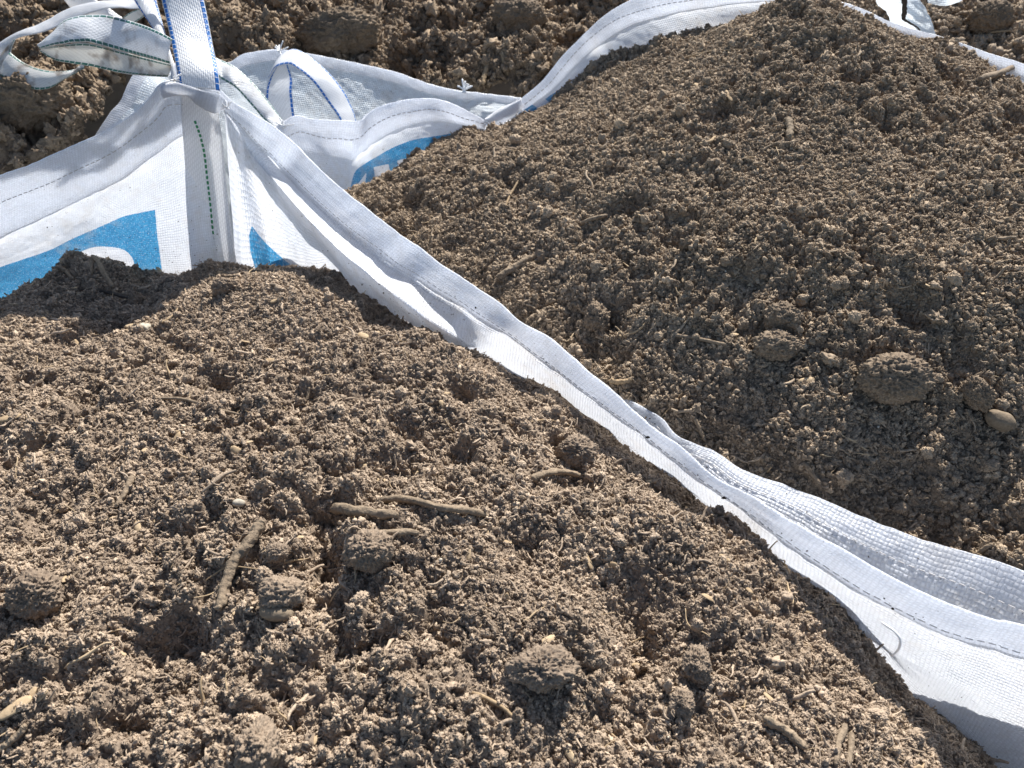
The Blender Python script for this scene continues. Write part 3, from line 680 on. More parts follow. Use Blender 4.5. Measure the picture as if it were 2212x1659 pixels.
# bag behind, top right: a spiky flap with a dark split
tall_bag = empty('bulk_bag', 'pale bag flap with a dark split, standing behind the right mound at the top edge', 'bulk bag', 'open bulk bags of compost')
fl_rows = []
fA = [(1889,-60),(1893,0),(1900,14),(1912,28),(1924,50)]; fM = [(1938,-60),(1940,0),(1944,20),(1956,42),(1978,66)]; fB = [(1960,-60),(1985,0),(2002,22),(2014,48),(2026,82)]
G9 = loft([pxy(fA, 1.66), pxy(fM, 1.63), pxy(fB, 1.66)], 60, [16, 16]); uv9 = grid_uv(G9); Gw9 = wrinkle(G9, uv9, 0.006, 0, 91, fold_scale=30)
sheet_obj('flap', Gw9, uv9, MAT_BACKPANEL, tall_bag, {'print': np.full(Gw9.shape[:2], -1.0)})
tube('split', catmull(pxy([(1950,-30),(1953,0),(1954,22),(1952,40),(1966,50),(1984,62),(1990,74)], 1.617), 40), np.interp(np.linspace(0, 1, 40), [0, .4, .6, 1], [0.006, 0.005, 0.0022, 0.0012]), MAT_DARK, tall_bag, 6, 0.8)
tb = [(2008,-40),(2016,0),(2030,14),(2060,4),(2090,-30)]
G10 = loft([pxy([(1990,-60),(2040,-70),(2100,-60)], 1.75), pxy([(2004,6),(2040,12),(2080,2)], 1.74)], 30, [12]); uv10 = grid_uv(G10); Gw10 = wrinkle(G10, uv10, 0.008, 0, 95, fold_scale=30)
sheet_obj('flap', Gw10, uv10, MAT_BACKPANEL, tall_bag, {'print': np.full(Gw10.shape[:2], -1.0)})

# ================================================================== SOIL
def rbf_fit(P, smooth=1e-5):
    X, z = P[:, :2], P[:, 2]; nP = len(P)
    d = np.linalg.norm(X[:, None] - X[None], axis=2)
    K = np.where(d > 0, d * d * np.log(d + 1e-12), 0) + np.eye(nP) * smooth
    A = np.zeros((nP + 3, nP + 3)); A[:nP, :nP] = K; A[:nP, nP] = 1; A[:nP, nP + 1:] = X; A[nP, :nP] = 1; A[nP + 1:, :nP] = X.T
    sol = np.linalg.solve(A, np.concatenate([z, [0, 0, 0]]))
    def f(x, y):
        out = np.full(x.shape, sol[nP]) + sol[nP + 1] * x + sol[nP + 2] * y
        for i in range(nP):
            d2 = (x - X[i, 0])**2 + (y - X[i, 1])**2
            out += sol[i] * 0.5 * d2 * np.log(d2 + 1e-12)
        return out
    return f
def inpoly(x, y, poly):
    ins = np.zeros(x.shape, bool); P = np.asarray(poly)[:, :2]
    for i in range(len(P)):
        a, b = P[i], P[(i + 1) % len(P)]
        ins ^= ((a[1] > y) != (b[1] > y)) & (x < (b[0] - a[0]) * (y - a[1]) / (b[1] - a[1] + 1e-15) + a[0])
    return ins

proto_cache = {}
def rock_verts(sub, seed, rough=0.35, squash=(1, 1, 0.8), freq=1.6, fine=0.12, billow=0.0):
    import bmesh
    key = sub
    if key not in proto_cache:
        bm = bmesh.new(); bmesh.ops.create_icosphere(bm, subdivisions=sub, radius=1.0)
        V = np.array([v.co[:] for v in bm.verts]); F = np.array([[v.index for v in f.verts] for f in bm.faces]); bm.free()
        proto_cache[key] = (V, F)
    V, F = proto_cache[key]
    d = 1 + rough * fbm(V[:, 0] * freq + seed * 7.1, V[:, 1] * freq, V[:, 2] * freq + seed, 3) + fine * fbm(V[:, 0] * 6 + seed, V[:, 1] * 6, V[:, 2] * 6, 3)
    if billow:
        q = V + 0.15 * vnoise(V[:, 0] * 3, V[:, 1] * 3, V[:, 2] * 3 + seed)[:, None]
        for fr_, am in ((4.5, 0.10), (9, 0.10), (18, 0.11), (34, 0.085)):
            d = d + billow * am * (np.abs(vnoise(q[:, 0] * fr_ + seed, q[:, 1] * fr_, q[:, 2] * fr_)) - 0.25)
    return V * d[:, None] * np.array(squash), F
def make_protos(tagname, mats):
    """unlinked collection of grain shapes used by the soil's own node group"""
    col = bpy.data.collections.new('grain_shapes_' + tagname); nC = 0
    soilm, rootm, palem, darkm = mats
    for i in range(10):
        V, F = rock_verts(3 if i < 6 else 4, i * 3 + 1, 0.95, (1.15, 0.6 + 0.04 * i, 0.55), 1.7, 0.8, 1.2)
        me = mesh_from('grain', V, F); me.materials.append(soilm); o = bpy.data.objects.new('grain_%02d' % i, me); col.objects.link(o)
    for i in range(3):                                              # clusters
        VV, FF, off = [], [], 0; rr = random.Random(i)
        for q in range(9):
            V, F = rock_verts(2, i * 9 + q, 0.5, (1, 1, 0.8), 1.3, 0.3)
            VV.append(V * rr.uniform(.3, .6) + np.array([rr.uniform(-.7, .7), rr.uniform(-.7, .7), rr.uniform(-.4, .4)])); FF.append(F + off); off += len(V)
        me = mesh_from('cluster', np.vstack(VV), np.vstack(FF)); me.materials.append(soilm); o = bpy.data.objects.new('grain_%02d' % (10 + i), me); col.objects.link(o)
    for i in range(6):                                              # fibres: length 2 (scale = half length)
        rr = random.Random(50 + i); t = np.linspace(-1, 1, 12)
        P = np.stack([t, 0.35 * rr.uniform(-1, 1) * t**2 + 0.15 * np.sin(3 * t + i), 0.2 * rr.uniform(-1, 1) * t**3 + 0.12 * np.cos(2 * t + i)], 1)
        V, F = tube_mesh('', P, ((0.045 if i < 4 else 0.08) if i % 2 else 0.13) * (1 - 0.5 * np.abs(t)), 5, 0.5, i)
        me = py_mesh('fibre', V, F); me.materials.append(rootm if i % 2 else soilm); o = bpy.data.objects.new('grain_%02d' % (13 + i), me); col.objects.link(o)
    for i in range(2):                                              # flat wood chips
        V, F = rock_verts(2, 70 + i, 0.4, (1.2, 0.45, 0.16), 1.0, 0.1)
        me = mesh_from('chip', V, F); me.materials.append(rootm); o = bpy.data.objects.new('grain_%02d' % (19 + i), me); col.objects.link(o)
    V, F = rock_verts(2, 90, 0.3, (1, .8, .7)); me = mesh_from('grit', V, F); me.materials.append(palem); col.objects.link(bpy.data.objects.new('grain_21', me))
    for i in range(4):                                              # crumbly aggregates
        V, F = rock_verts(5, 120 + i * 5, 0.45, (1, .85, .75), 1.2, 0.3, 1.3)
        me = mesh_from('aggregate', V, F); me.materials.append(soilm); col.objects.link(bpy.data.objects.new('grain_%d' % (22 + i), me))
    return col

def soil_nodes(name, col):
    g = bpy.data.node_groups.new(name, 'GeometryNodeTree')
    g.interface.new_socket('Geometry', in_out='INPUT', socket_type='NodeSocketGeometry')
    g.interface.new_socket('Geometry', in_out='OUTPUT', socket_type='NodeSocketGeometry')
    nd, lk = g.nodes, g.links
    gi, go = nd.new('NodeGroupInput'), nd.new('NodeGroupOutput')
    def attr(nm, ty):
        a = nd.new('GeometryNodeInputNamedAttribute'); a.data_type = ty; a.inputs['Name'].default_value = nm; return a.outputs[0]
    sep = nd.new('GeometryNodeSeparateGeometry'); sep.domain = 'POINT'
    lk.new(gi.outputs[0], sep.inputs[0]); lk.new(attr('is_grain', 'BOOLEAN'), sep.inputs[1])
    ci = nd.new('GeometryNodeCollectionInfo'); ci.inputs['Collection'].default_value = col
    ci.inputs['Separate Children'].default_value = True; ci.inputs['Reset Children'].default_value = True
    ip = nd.new('GeometryNodeInstanceOnPoints'); ip.inputs['Pick Instance'].default_value = True
    lk.new(sep.outputs[0], ip.inputs['Points']); lk.new(ci.outputs[0], ip.inputs['Instance'])
    lk.new(attr('pid', 'INT'), ip.inputs['Instance Index'])
    er = nd.new('FunctionNodeEulerToRotation'); lk.new(attr('prot', 'FLOAT_VECTOR'), er.inputs[0]); lk.new(er.outputs[0], ip.inputs['Rotation'])
    lk.new(attr('pscl', 'FLOAT'), ip.inputs['Scale'])
    jn = nd.new('GeometryNodeJoinGeometry'); lk.new(ip.outputs[0], jn.inputs[0]); lk.new(sep.outputs[1], jn.inputs[0])
    lk.new(jn.outputs[0], go.inputs[0])
    return g

class Mound:
    def __init__(s, name, label, ctrl, poly, bounds, step, disp, mat, col, ngrain, size, cat='compost', extra=None, seed=1, big=0.02, spread=0.62):
        x0, x1, y0, y1 = bounds
        s.x0, s.y0, s.step = x0, y0, step
        nx, ny = int((x1 - x0) / step) + 1, int((y1 - y0) / step) + 1
        xs = x0 + np.arange(nx) * step; ys = y0 + np.arange(ny) * step
        # coarse fit, then bilinear-fine
        f = rbf_fit(np.array(ctrl))
        cs = max(1, int(0.012 / step)); 
        X, Y = np.meshgrid(xs, ys, indexing='ij')
        xc = np.linspace(x0, xs[-1], max(8, nx // cs)); yc = np.linspace(y0, ys[-1], max(8, ny // cs))
        XC, YC = np.meshgrid(xc, yc, indexing='ij'); ZC = f(XC, YC)
        tx = (X - xc[0]) / (xc[1] - xc[0]); ty = (Y - yc[0]) / (yc[1] - yc[0])
        ix = np.clip(tx.astype(int), 0, len(xc) - 2); iy = np.clip(ty.astype(int), 0, len(yc) - 2); tx -= ix; ty -= iy
        Z = ZC[ix, iy] * (1 - tx) * (1 - ty) + ZC[ix + 1, iy] * tx * (1 - ty) + ZC[ix, iy + 1] * (1 - tx) * ty + ZC[ix + 1, iy + 1] * tx * ty
        s.base = Z.copy()
        Z = Z + disp(X, Y)
        if extra is not None: Z = extra(X, Y, Z)
        s.Z = Z; s.nx, s.ny = nx, ny
        jx = X + step * 0.35 * vnoise(X * 300, Y * 300, 3.3); jy = Y + step * 0.35 * vnoise(X * 300 + 50, Y * 300, 8.3)
        keep = inpoly(X, Y, poly)
        V = np.stack([jx, jy, Z], 2).reshape(-1, 3)
        F = gridF(nx, ny); kf = keep.ravel()[F].all(1); F = F[kf]
        used = np.zeros(len(V), bool); used[F.ravel()] = True; remap = np.cumsum(used) - 1
        V = V[used]; F = remap[F][:, ::-1]
        # grains
        r = np.random.default_rng(seed)
        px = r.uniform(x0, x1, ngrain * 3); py = r.uniform(y0, y1, ngrain * 3)
        ok = inpoly(px, py, poly)
        pz = s.h(px, py); uu, vv = project(np.stack([px, py, pz], 1))
        vis = (uu > -150) & (uu < 2362) & (vv > -120) & (vv < 1800)
        ok &= vis | (r.random(len(px)) < 0.12)
        dn = 0.5 + 0.5 * fbm(px * 22, py * 22, seed + 0.5, 3)
        ok &= r.random(len(px)) < 0.18 + 1.35 * dn
        idx = np.nonzero(ok)[0][:ngrain]; px, py, pz = px[idx], py[idx], pz[idx]; ng = len(px)
        sc = size * np.exp(r.normal(0, spread, ng)); sc = np.clip(sc, size * 0.35, size * 3.2)
        kind = r.random(ng); pid = r.integers(0, 13, ng)
        fib = kind < 0.075; pid[fib] = r.integers(0, 3, fib.sum()) * 2 + 13; sc[fib] = np.clip(0.0034 * np.exp(r.normal(0, .5, fib.sum())), .0015, .012) * (size / 0.00108)**0.5
        pale = kind < 0.009; pid[pale] = r.integers(13, 19, pale.sum()); sc[pale] = np.clip(0.006 * np.exp(r.normal(0, .55, pale.sum())), .003, .022)
        chip = (kind > 0.075) & (kind < 0.0757); pid[chip] = r.integers(19, 21, chip.sum()); sc[chip] = 0.005 * np.exp(r.normal(0, .35, chip.sum()))
        grit = (kind > 0.082) & (kind < 0.0832); pid[grit] = 21; sc[grit] *= 0.7
        bg_ = kind > 1 - big; sc[bg_] *= r.uniform(1.5, 2.6, bg_.sum())
        agg = (kind > 0.0850) & (kind < 0.0850 + 0.0028); pid[agg] = r.integers(22, 26, agg.sum()); sc[agg] = np.clip(size * 3.6 * np.exp(r.normal(0, .42, agg.sum())), .003, size * 9)
        flat = fib | chip
        rot = r.uniform(0, 2 * math.pi, (ng, 3)); rot[flat, 0] = r.normal(0, .35, flat.sum()); rot[flat, 1] = r.normal(0, .35, flat.sum())
        lift = np.where(flat, 0.001 + np.abs(r.normal(0, .001, ng)), sc * r.uniform(-0.2, 1.0, ng))
        GP = np.stack([px, py, pz + lift], 1)
        nV = len(V); allV = np.vstack([V, GP])
        me = mesh_from(name, allV, F)
        def pa(nm, ty, vals, prop='value'):
            a = me.attributes.new(nm, ty, 'POINT'); a.data.foreach_set(prop, vals)
        isg = np.zeros(len(allV), bool); isg[nV:] = True; pa('is_grain', 'BOOLEAN', isg)
        z0 = np.zeros(nV)
        pa('pid', 'INT', np.concatenate([z0, pid]).astype(np.int32)); pa('pscl', 'FLOAT', np.concatenate([z0, sc]).astype(np.float32))
        pa('tint', 'FLOAT', np.concatenate([z0, np.clip(r.normal(.5, .28, ng), 0, 1)]).astype(np.float32))
        pa('prot', 'FLOAT_VECTOR', np.vstack([np.zeros((nV, 3)), rot]).astype(np.float32).ravel(), 'vector')
        o = add(name, me, mat); tag(o, label, cat, kind='stuff')
        md = o.modifiers.new('grains', 'NODES'); md.node_group = soil_nodes(name + '_grains', col)
        s.obj = o
    def h(s, x, y, arr=None):
        A = s.Z if arr is None else arr
        tx = np.clip((np.asarray(x) - s.x0) / s.step, 0, s.nx - 1.001); ty = np.clip((np.asarray(y) - s.y0) / s.step, 0, s.ny - 1.001)
        ix, iy = tx.astype(int), ty.astype(int); fx, fy = tx - ix, ty - iy
        return A[ix, iy] * (1 - fx) * (1 - fy) + A[ix + 1, iy] * fx * (1 - fy) + A[ix, iy + 1] * (1 - fx) * fy + A[ix + 1, iy + 1] * fx * fy
    def top(s, x, y, r=0.005):
        a = np.linspace(0, 2 * math.pi, 9)
        return float(np.percentile(s.h(x + r * np.cos(a), y + r * np.sin(a)), 75))
    def hit(s, u, v):
        d = ray(u, v); t = np.linspace(0.4, 3.6, 3200); P = d[None] * t[:, None] + np.array([0, 0, CZ])
        zz = s.h(P[:, 0], P[:, 1]); inb = (P[:, 0] > s.x0) & (P[:, 0] < s.x0 + s.nx * s.step) & (P[:, 1] > s.y0) & (P[:, 1] < s.y0 + s.ny * s.step)
        b = np.nonzero(inb & (P[:, 2] < zz))[0]
        return P[b[0]] if len(b) else Zp(u, v, 0.8)

def soil_disp(seed, a0=1.0, coarse=1.0, where=None):
    def f(X, Y):
        a = a0 * (1.0 if where is None else where(X, Y)) * (0.75 + 0.5 * np.clip(0.5 + 1.3 * fbm(X * 4.2, Y * 4.2, seed + 31, 2), 0, 1))
        wx = X + 0.006 * vnoise(X * 45, Y * 45, seed + 1); wy = Y + 0.006 * vnoise(X * 45, Y * 45, seed + 2)
        d = 0.011 * coarse * fbm(X * 9, Y * 9, seed, 3)
        m1 = np.clip(0.5 + 1.1 * fbm(X * 7, Y * 7, seed + 4, 2), 0, 1)
        d += 0.023 * coarse * m1 * (lumps(wx * 24, wy * 24, seed + 5) - 0.25)
        d += 0.0135 * a * (0.4 + 0.6 * m1) * (lumps(wx * 62, wy * 62, seed + 6) - 0.3)
        d += 0.0065 * a * (lumps(wx * 150, wy * 150, seed + 7) - 0.3)
        d += 0.0016 * a * vnoise(X * 330, Y * 330, seed + 8)
        pits = np.clip(fbm(X * 16, Y * 16, seed + 12, 2) - 0.28, 0, 1)
        d -= 0.05 * a * pits
        return d
    return f
COL1 = make_protos('a', (MAT_SOIL, MAT_ROOT, MAT_PALE, MAT_DARK))
COL2 = make_protos('b', (MAT_SOIL2, MAT_ROOT, MAT_PALE, MAT_DARK))
COL3 = make_protos('c', (MAT_SOIL3, MAT_ROOT, MAT_PALE, MAT_DARK))

# front mound
c1 = [tuple(p) for p in LB[1:12]] + [(p[0], p[1], p[2] - dz) for p, dz in zip(FB[0:31], np.interp(np.arange(31), [0, 16, 20, 31], [0, .004, .014, .014]))]
c1 += [Zp(*q) for q in [(1590,1205,.815),(1680,1300,.815),(1780,1410,.815),(1885,1550,.812),(1945,1650,.81),(2060,1810,.80),(1450,1250,.846),(1560,1400,.85),(1700,1600,.846)]]
c1 += [Zp(*q) for q in [(480,622,.785),(560,614,.802),(640,616,.815),(705,626,.820),(420,642,.775),(330,690,.765),(780,668,.825),(890,738,.832),(1000,800,.840),(600,680,.815),(720,700,.832),(850,780,.842),(500,700,.795),(60,684,.722),(180,686,.728)]]
c1 += [(-.9,.85,.715+.02),(-.6,.84,.765),(-.9,.5,.79),(-.5,.55,.835),(-.1,.6,.855),(-.9,.1,.80),(-.4,.15,.86),(0,.15,.87),(.22,.2,.852),(.36,.0,.825),(0,-.3,.84),(-.6,-.3,.82),(.13,.42,.856)]
plan1 = [tuple(p[:2]) for p in (LB + np.array([0, 0.012, 0]))[::-1]] + [tuple((FB[i][:2] - wall_normal(FR, i) * 0.012)) for i in range(k)] + [(1.05, -.2), (1.0, -.75), (-1.5, -.75), (-1.5, .9)]
front_plan = plan1
f_disp = soil_disp(3.0, where=lambda X, Y: np.interp(Y, [-.2, .45, .75, .95], [1.15, 1.1, 0.72, 0.6]))
def front_extra(X, Y, Z):
    # clumps heaped against the wall
    for (u, v, r_, h_) in [(205,590,.055,.030),(150,600,.04,.018),(262,600,.035,.02),(470,592,.045,.018),(560,592,.04,.010),(650,596,.04,.008),(1200,862,.03,.010),(1575,1100,.032,.016),(60,625,.05,.01),(365,655,.03,.012),(830,682,.026,.016),(905,738,.024,.014),(985,775,.022,.012),(1090,822,.022,.010),(1250,880,.026,.014),(1330,945,.02,.008),(1620,1135,.024,.012)]:
        p = Zp(u, v, 0.68 if v < 700 else 0.83)
        d = np.hypot(X - p[0], (Y - p[1]) * 1.2) / r_
        Z = Z + h_ * np.exp(-d**2 * 1.5)
    for (u, v, r_, h_, z) in [(1375,1290,.045,-.030,.86),(1390,1390,.035,-.022,.86),(1190,1215,.035,-.020,.87),(1120,1180,.03,-.014,.87),(1560,1480,.035,-.014,.84),(1230,1380,.05,.020,.86),(1480,1150,.06,.016,.85),(880,1340,.08,.014,.87),(730,1480,.05,-.016,.86),(450,1450,.04,-.016,.85),(330,1180,.04,-.014,.85),(640,1530,.05,.016,.85),(1000,1560,.05,.012,.85),(1330,1560,.04,-.018,.85),(255,712,.024,-.022,.75),(1000,850,.02,-.022,.84),(200,850,.02,-.018,.82),(1340,1330,.03,-.02,.86),(70,1135,.03,-.016,.84),(560,1300,.02,-.012,.85)]:
        p = Zp(u, v, z); d = np.hypot(X - p[0], Y - p[1]) / r_; Z = Z + h_ * np.exp(-d**2)
    return Z
mound1 = Mound('compost_mound', 'sunlit crumbly brown compost heaped in the front bag, with twigs on it', c1, plan1, (-1.5, .95, -.75, 1.18), 0.0021, f_disp, MAT_SOIL, COL1, 500000, 0.00096, extra=front_extra, seed=11, big=0.006)

# right mound
c2 = [Zp(*q) for q in [(760,430,.70),(830,480,.715),(900,545,.735),(1050,640,.76),(1200,745,.772),(1330,858,.785),(1475,958,.770),(1604,1016,.768),(1821,1100,.758),(2018,1174,.752),(2212,1233,.748),(2500,1348,.75),(1750,980,.80),(2000,1060,.775),
      (1700,20,.965),(2400,290,.86),(1200,450,.825),(1000,400,.775),(1500,400,.895),(1500,700,.85),(1900,600,.90),(1900,850,.832),(2200,800,.86),(2200,1050,.782),(1300,250,.84),(1600,200,.935),(1900,250,.94),(2200,400,.92),(1150,620,.79),(950,480,.745),(1350,800,.80)]]
c2 += [tuple(p) for p in AB[7:]] + [tuple(p) for p in CB[1:14]] + [tuple(p) for p in DB[2:11]]
c2 += [(.5,1.75,.88),(.9,1.7,.82),(1.3,1.2,.84),(1.3,.6,.83),(.1,1.75,.78)]
plan2 = [tuple((NR[i][:2] + [0.0, 0.0])) for i in range(25)] + [(1.6,.2),(1.5,1.2)] + [tuple(p[:2]) for p in (DB + [0, .014, 0])[::-1]] + [tuple(p[:2]) for p in (CB + [0, .016, 0])[::-1]] + [tuple(p[:2]) for p in (AB + [0, .016, 0])[::-1]]
def right_extra(X, Y, Z):
    for (u, v, z, r_, h_) in [(1330,110,.835,.04,.016),(1420,92,.865,.035,.018),(1290,150,.815,.03,.012),(1690,22,.965,.05,.016),(1760,20,.965,.04,.012),(2030,92,.92,.03,.010),
                              (1640,150,.94,.05,-.02),(1780,170,.94,.06,-.022),(1620,260,.93,.05,-.015),(1840,210,.93,.03,-.016)]:
        p = Zp(u, v, z); d = np.hypot(X - p[0], Y - p[1]) / r_; Z = Z + h_ * np.exp(-d**2 * 1.5)
    return Z
mound2 = Mound('compost_mound', 'tall rounded mound of brown compost filling the right bag, studded with clods', c2, plan2, (-.55, 1.6, .1, 1.75), 0.0026, soil_disp(23.0, 1.0, 0.85, where=lambda X, Y: np.clip(0.55 + 0.9 * (X + 0.1), 0.55, 1.1)), MAT_SOIL2, COL2, 420000, 0.0012, extra=right_extra, seed=12, big=0.006)

# heaps behind
c3 = [Zp(*q) for q in [(-100,380,.73),(60,350,.74),(180,290,.74),(250,180,.75),(100,150,.77),(0,20,.80),(300,30,.78)]] + [(-2,1.3,.72),(-1.0,1.25,.72),(-1.1,1.9,.78),(-.5,1.85,.60),(-.2,1.85,.61),(.1,1.8,.63),(.4,1.9,.66),(-1.2,2.6,.80),(-.4,2.3,.66),(.2,2.2,.70),(.5,2.6,.74),(-.5,3.4,.80),(.8,3.2,.82),(-2,3,.75),(-1.3,1.1,.72)]
def rough_disp(seed, amp=1.0):
    def f(X, Y):
        wx = X + 0.02 * vnoise(X * 18, Y * 18, seed + 1); wy = Y + 0.02 * vnoise(X * 18, Y * 18, seed + 2)
        d = 0.040 * amp * fbm(X * 5, Y * 5, seed, 3)
        d += 0.080 * amp * (lumps(wx * 7, wy * 7, seed + 5) - 0.3)
        d += 0.040 * amp * (lumps(wx * 17, wy * 17, seed + 6) - 0.3)
        d += 0.016 * amp * (lumps(wx * 45, wy * 45, seed + 7) - 0.3)
        d += 0.009 * amp * (lumps(wx * 100, wy * 100, seed + 9) - 0.3)
        cr = np.abs(fbm(X * 4 + 3, Y * 4, seed + 20, 3)); d -= 0.07 * amp * np.clip(1 - cr / 0.05, 0, 1)
        return d
    return f
plan3 = [(-2.6, 1.18), (-1.35, 1.22), (-1.0, 1.28), (-.86, 1.42), (-.84, 1.62), (-.74, 1.80), (-.5, 1.88), (0, 1.86), (.02, 1.76), (.12, 1.76), (.3, 1.84), (.58, 1.86), (.62, 4.4), (-2.6, 4.4)]
heap_b = Mound('soil_heap', 'darker cloddy soil heap with deep cracks behind the bags along the top left', c3, plan3, (-2.6, .62, 1.0, 4.4), 0.0062, rough_disp(43.0), MAT_SOIL3, COL3, 110000, 0.0042, cat='soil heap', seed=13, spread=0.6)
c4 = [(.6,1.7,.70),(1.2,1.6,.74),(1.8,1.4,.74),(.8,2.2,.76),(1.4,2.2,.80),(2.2,2.2,.82),(1.0,3.2,.86),(2.4,3.2,.90)]
plan4 = [(.60, 1.70), (.85, 1.62), (1.02, 1.50), (1.3, 1.30), (1.9, 1.1), (2.8, 1.1), (2.8, 3.6), (.60, 3.6)]
heap_c = Mound('soil_heap', 'rough brown soil heap beyond the right bag rim at the top right corner', c4, plan4, (.60, 2.8, 1.1, 3.6), 0.006, rough_disp(63.0, 0.45), MAT_SOIL2, COL2, 60000, 0.0034, cat='soil heap', seed=14, spread=0.6)

# ------------------------------------------------------------------ twigs, clods and stones one can point at
def twig(md, pix, wpx, label, mat=None, name='twig', lift=0.5, cat='twig', bump=0.35, taper=0.75, ends=None, group=None):
    pts = []
    for i, (u, v) in enumerate(pix):
        p = md.hit(u, v); p[2] = md.top(p[0], p[1]); pts.append(p)
    P = catmull(np.array(pts), (16 if wpx >= 12 else 6) * len(pts) + 14)
    r0 = wpx * 0.5 * np.linalg.norm(np.mean(pts, axis=0) - [0, 0, CZ]) / FPX
    # a stiff stick: follow the mean line, resting on the bumps
    q = np.linspace(0, 1, len(P)); 
    zl = np.polyval(np.polyfit(q, P[:, 2], 2 if len(P) > 20 else 1), q)
    P[:, 2] = np.maximum(zl, P[:, 2] * 0.35 + zl * 0.65) + r0 * (0.4 + lift)
    if ends is not None: P[:, 2] += np.interp(q, [0, 1], ends)
    P += 0.25 * r0 * np.stack([fbm(q * 5, q * 0 + len(label), 1.0, 2), fbm(q * 5, q * 0 + len(label), 5.0, 2), 0 * q], 1)
    rad = r0 * (1 - (1 - taper) * q) * np.where((q < .04) | (q > .96), 0.75, 1)
    if wpx >= 12: rad = rad * (1 + 0.10 * fbm(q * 14, q * 0 + len(label), 2.0, 3))
    o = tube(name, P, rad, mat or MAT_WOOD, None, 14 if wpx >= 12 else 9, bump * (1.3 if wpx >= 12 else 1), len(label))
    return tag(o, label, cat, group)
def clod(md, u, v, wpx, hpx, label, mat=None, name='soil_clod', cat='soil clod', rough=0.3, sink=0.25, fine=0.16, sub=5, depth=None, tilt=0.0, group=None):
    p = md.hit(u, v); p[2] = max(p[2], md.top(p[0], p[1], 0.007)); d = np.linalg.norm(p - [0, 0, CZ]); a = wpx / 2 * d / FPX; b = hpx / 2 * d / FPX * 1.05
    V, F = rock_verts(6 if sub == 5 else sub, u * 0.01 + v * 0.003, rough, (1, 1, 1), 1.25, fine, 1.0 if sub == 5 else 0.15)
    # right, up, forward axes of the picture tell its width, height and depth
    fw = np.array([0, cp, -sp]); upv = np.array([0, sp, cp]); rt = np.array([1., 0, 0])
    ct, st = math.cos(R(tilt)), math.sin(R(tilt)); r2 = rt * ct + upv * st; u2 = -rt * st + upv * ct
    dd = depth if depth else b * 1.1
    W = V[:, :1] * a * r2 + V[:, 1:2] * b * u2 + V[:, 2:3] * dd * fw
    me = mesh_from(name, W, F); o = add(name, me, mat or MAT_SOIL2)
    n_ = np.array([0, -0.25, 0.97])
    o.location = Vector(p + n_ * b * (0.6 - sink))
    return tag(o, label, cat, group)
m1, m2 = mound1, mound2
clod(m2, 1922, 830, 132, 84, 'big brick-shaped brown clod on the right mound, largest lump there', rough=0.16, fine=0.10, sink=0.05, tilt=-3)
clod(m2, 1680, 710, 72, 58, 'round earthy clod, upper of two touching clods on the right mound', rough=0.2, sink=0.05)
clod(m2, 1668, 766, 86, 60, 'round earthy clod, lower of two touching clods on the right mound', rough=0.2, sink=0.1)
clod(m2, 2154, 913, 54, 34, 'smooth tan pebble below and right of the brick-shaped clod', MAT_STONE, 'pebble', 'pebble', 0.12, 0.05, 0.02, 4, tilt=-28)
clod(m1, 805, 1207, 92, 78, 'ball-like brown clod on the front mound beneath the short sticks', MAT_SOIL, rough=0.2, sink=0.0)
clod(m1, 92, 1290, 84, 76, 'round clod near the left edge of the front mound', MAT_SOIL, rough=0.25, sink=0.1)
clod(m1, 602, 1196, 42, 34, 'small tan clod beside the upper end of the thick bent stick', MAT_SOIL, rough=0.25, sink=0.1)
clod(m1, 612, 1290, 84, 66, 'broad crusty clod right of the thick bent stick', MAT_SOIL, rough=0.4, sink=0.25)
clod(m1, 606, 1336, 72, 30, 'smooth finger-shaped brown pebble below the thick bent stick', MAT_STONE, 'pebble', 'pebble', 0.12, -0.6, 0.03, 4, tilt=-6)
clod(m1, 520, 1096, 26, 17, 'pale cream pebble on the front mound left of the short sticks', MAT_PALE, 'pebble', 'pebble', 0.15, 0.0, 0.03, 3)
clod(m1, 1175, 1448, 118, 74, 'large pale clod low on the front mound towards its centre', MAT_SOIL, rough=0.4, sink=0.2)
clod(m1, 565, 1620, 72, 86, 'upright crusty clod at the bottom edge of the front mound', MAT_SOIL, rough=0.35, sink=0.15)
clod(m1, 1245, 985, 84, 64, 'dark rounded clod below the white rim on the front mound', MAT_SOIL, rough=0.3, sink=0.15)
clod(m1, 1500, 1440, 50, 66, 'egg-shaped clod on the lower right flank of the front mound', MAT_SOIL, rough=0.25, sink=0.15)
clod(m1, 1470, 1520, 46, 50, 'knobbly clod just below the egg-shaped one on the front mound', MAT_SOIL, rough=0.4, sink=0.15)
clod(m1, 312, 712, 30, 20, 'little crumpled white scrap on the front mound near the shaded corner', MAT_PALE, 'paper_scrap', 'paper scrap', 0.5, 0.0, 0.3, 3)
clod(m2, 1290, 702, 54, 60, 'pointed soil clod near the white rim on the right mound', rough=0.35, sink=0.25)
clod(m2, 2100, 860, 40, 62, 'narrow leaning clod right of the brick-shaped clod', rough=0.3, sink=0.2, tilt=25)
clod(m1, 490, 628, 56, 32, 'wedge-shaped sunlit clod at the edge of the shade by the back wall', MAT_SOIL, rough=0.35, sink=0.1)
clod(m1, 298, 652, 26, 30, 'small sunlit knob standing in the shaded strip by the back wall', MAT_SOIL, rough=0.35, sink=0.0)
clod(heap_b, 735, 95, 140, 82, 'large dark angular block of soil in the heap behind the slumped bag', MAT_SOIL3, rough=0.3, sink=0.1, fine=0.08)
clod(heap_b, 80, 236, 120, 96, 'big cracked block of soil at the left edge behind the front bag', MAT_SOIL3, rough=0.35, sink=0.3, fine=0.1)
clod(heap_b, 1120, 55, 90, 60, 'angular lump of dark soil near the top centre of the back heap', MAT_SOIL3, rough=0.35, sink=0.2, fine=0.1)
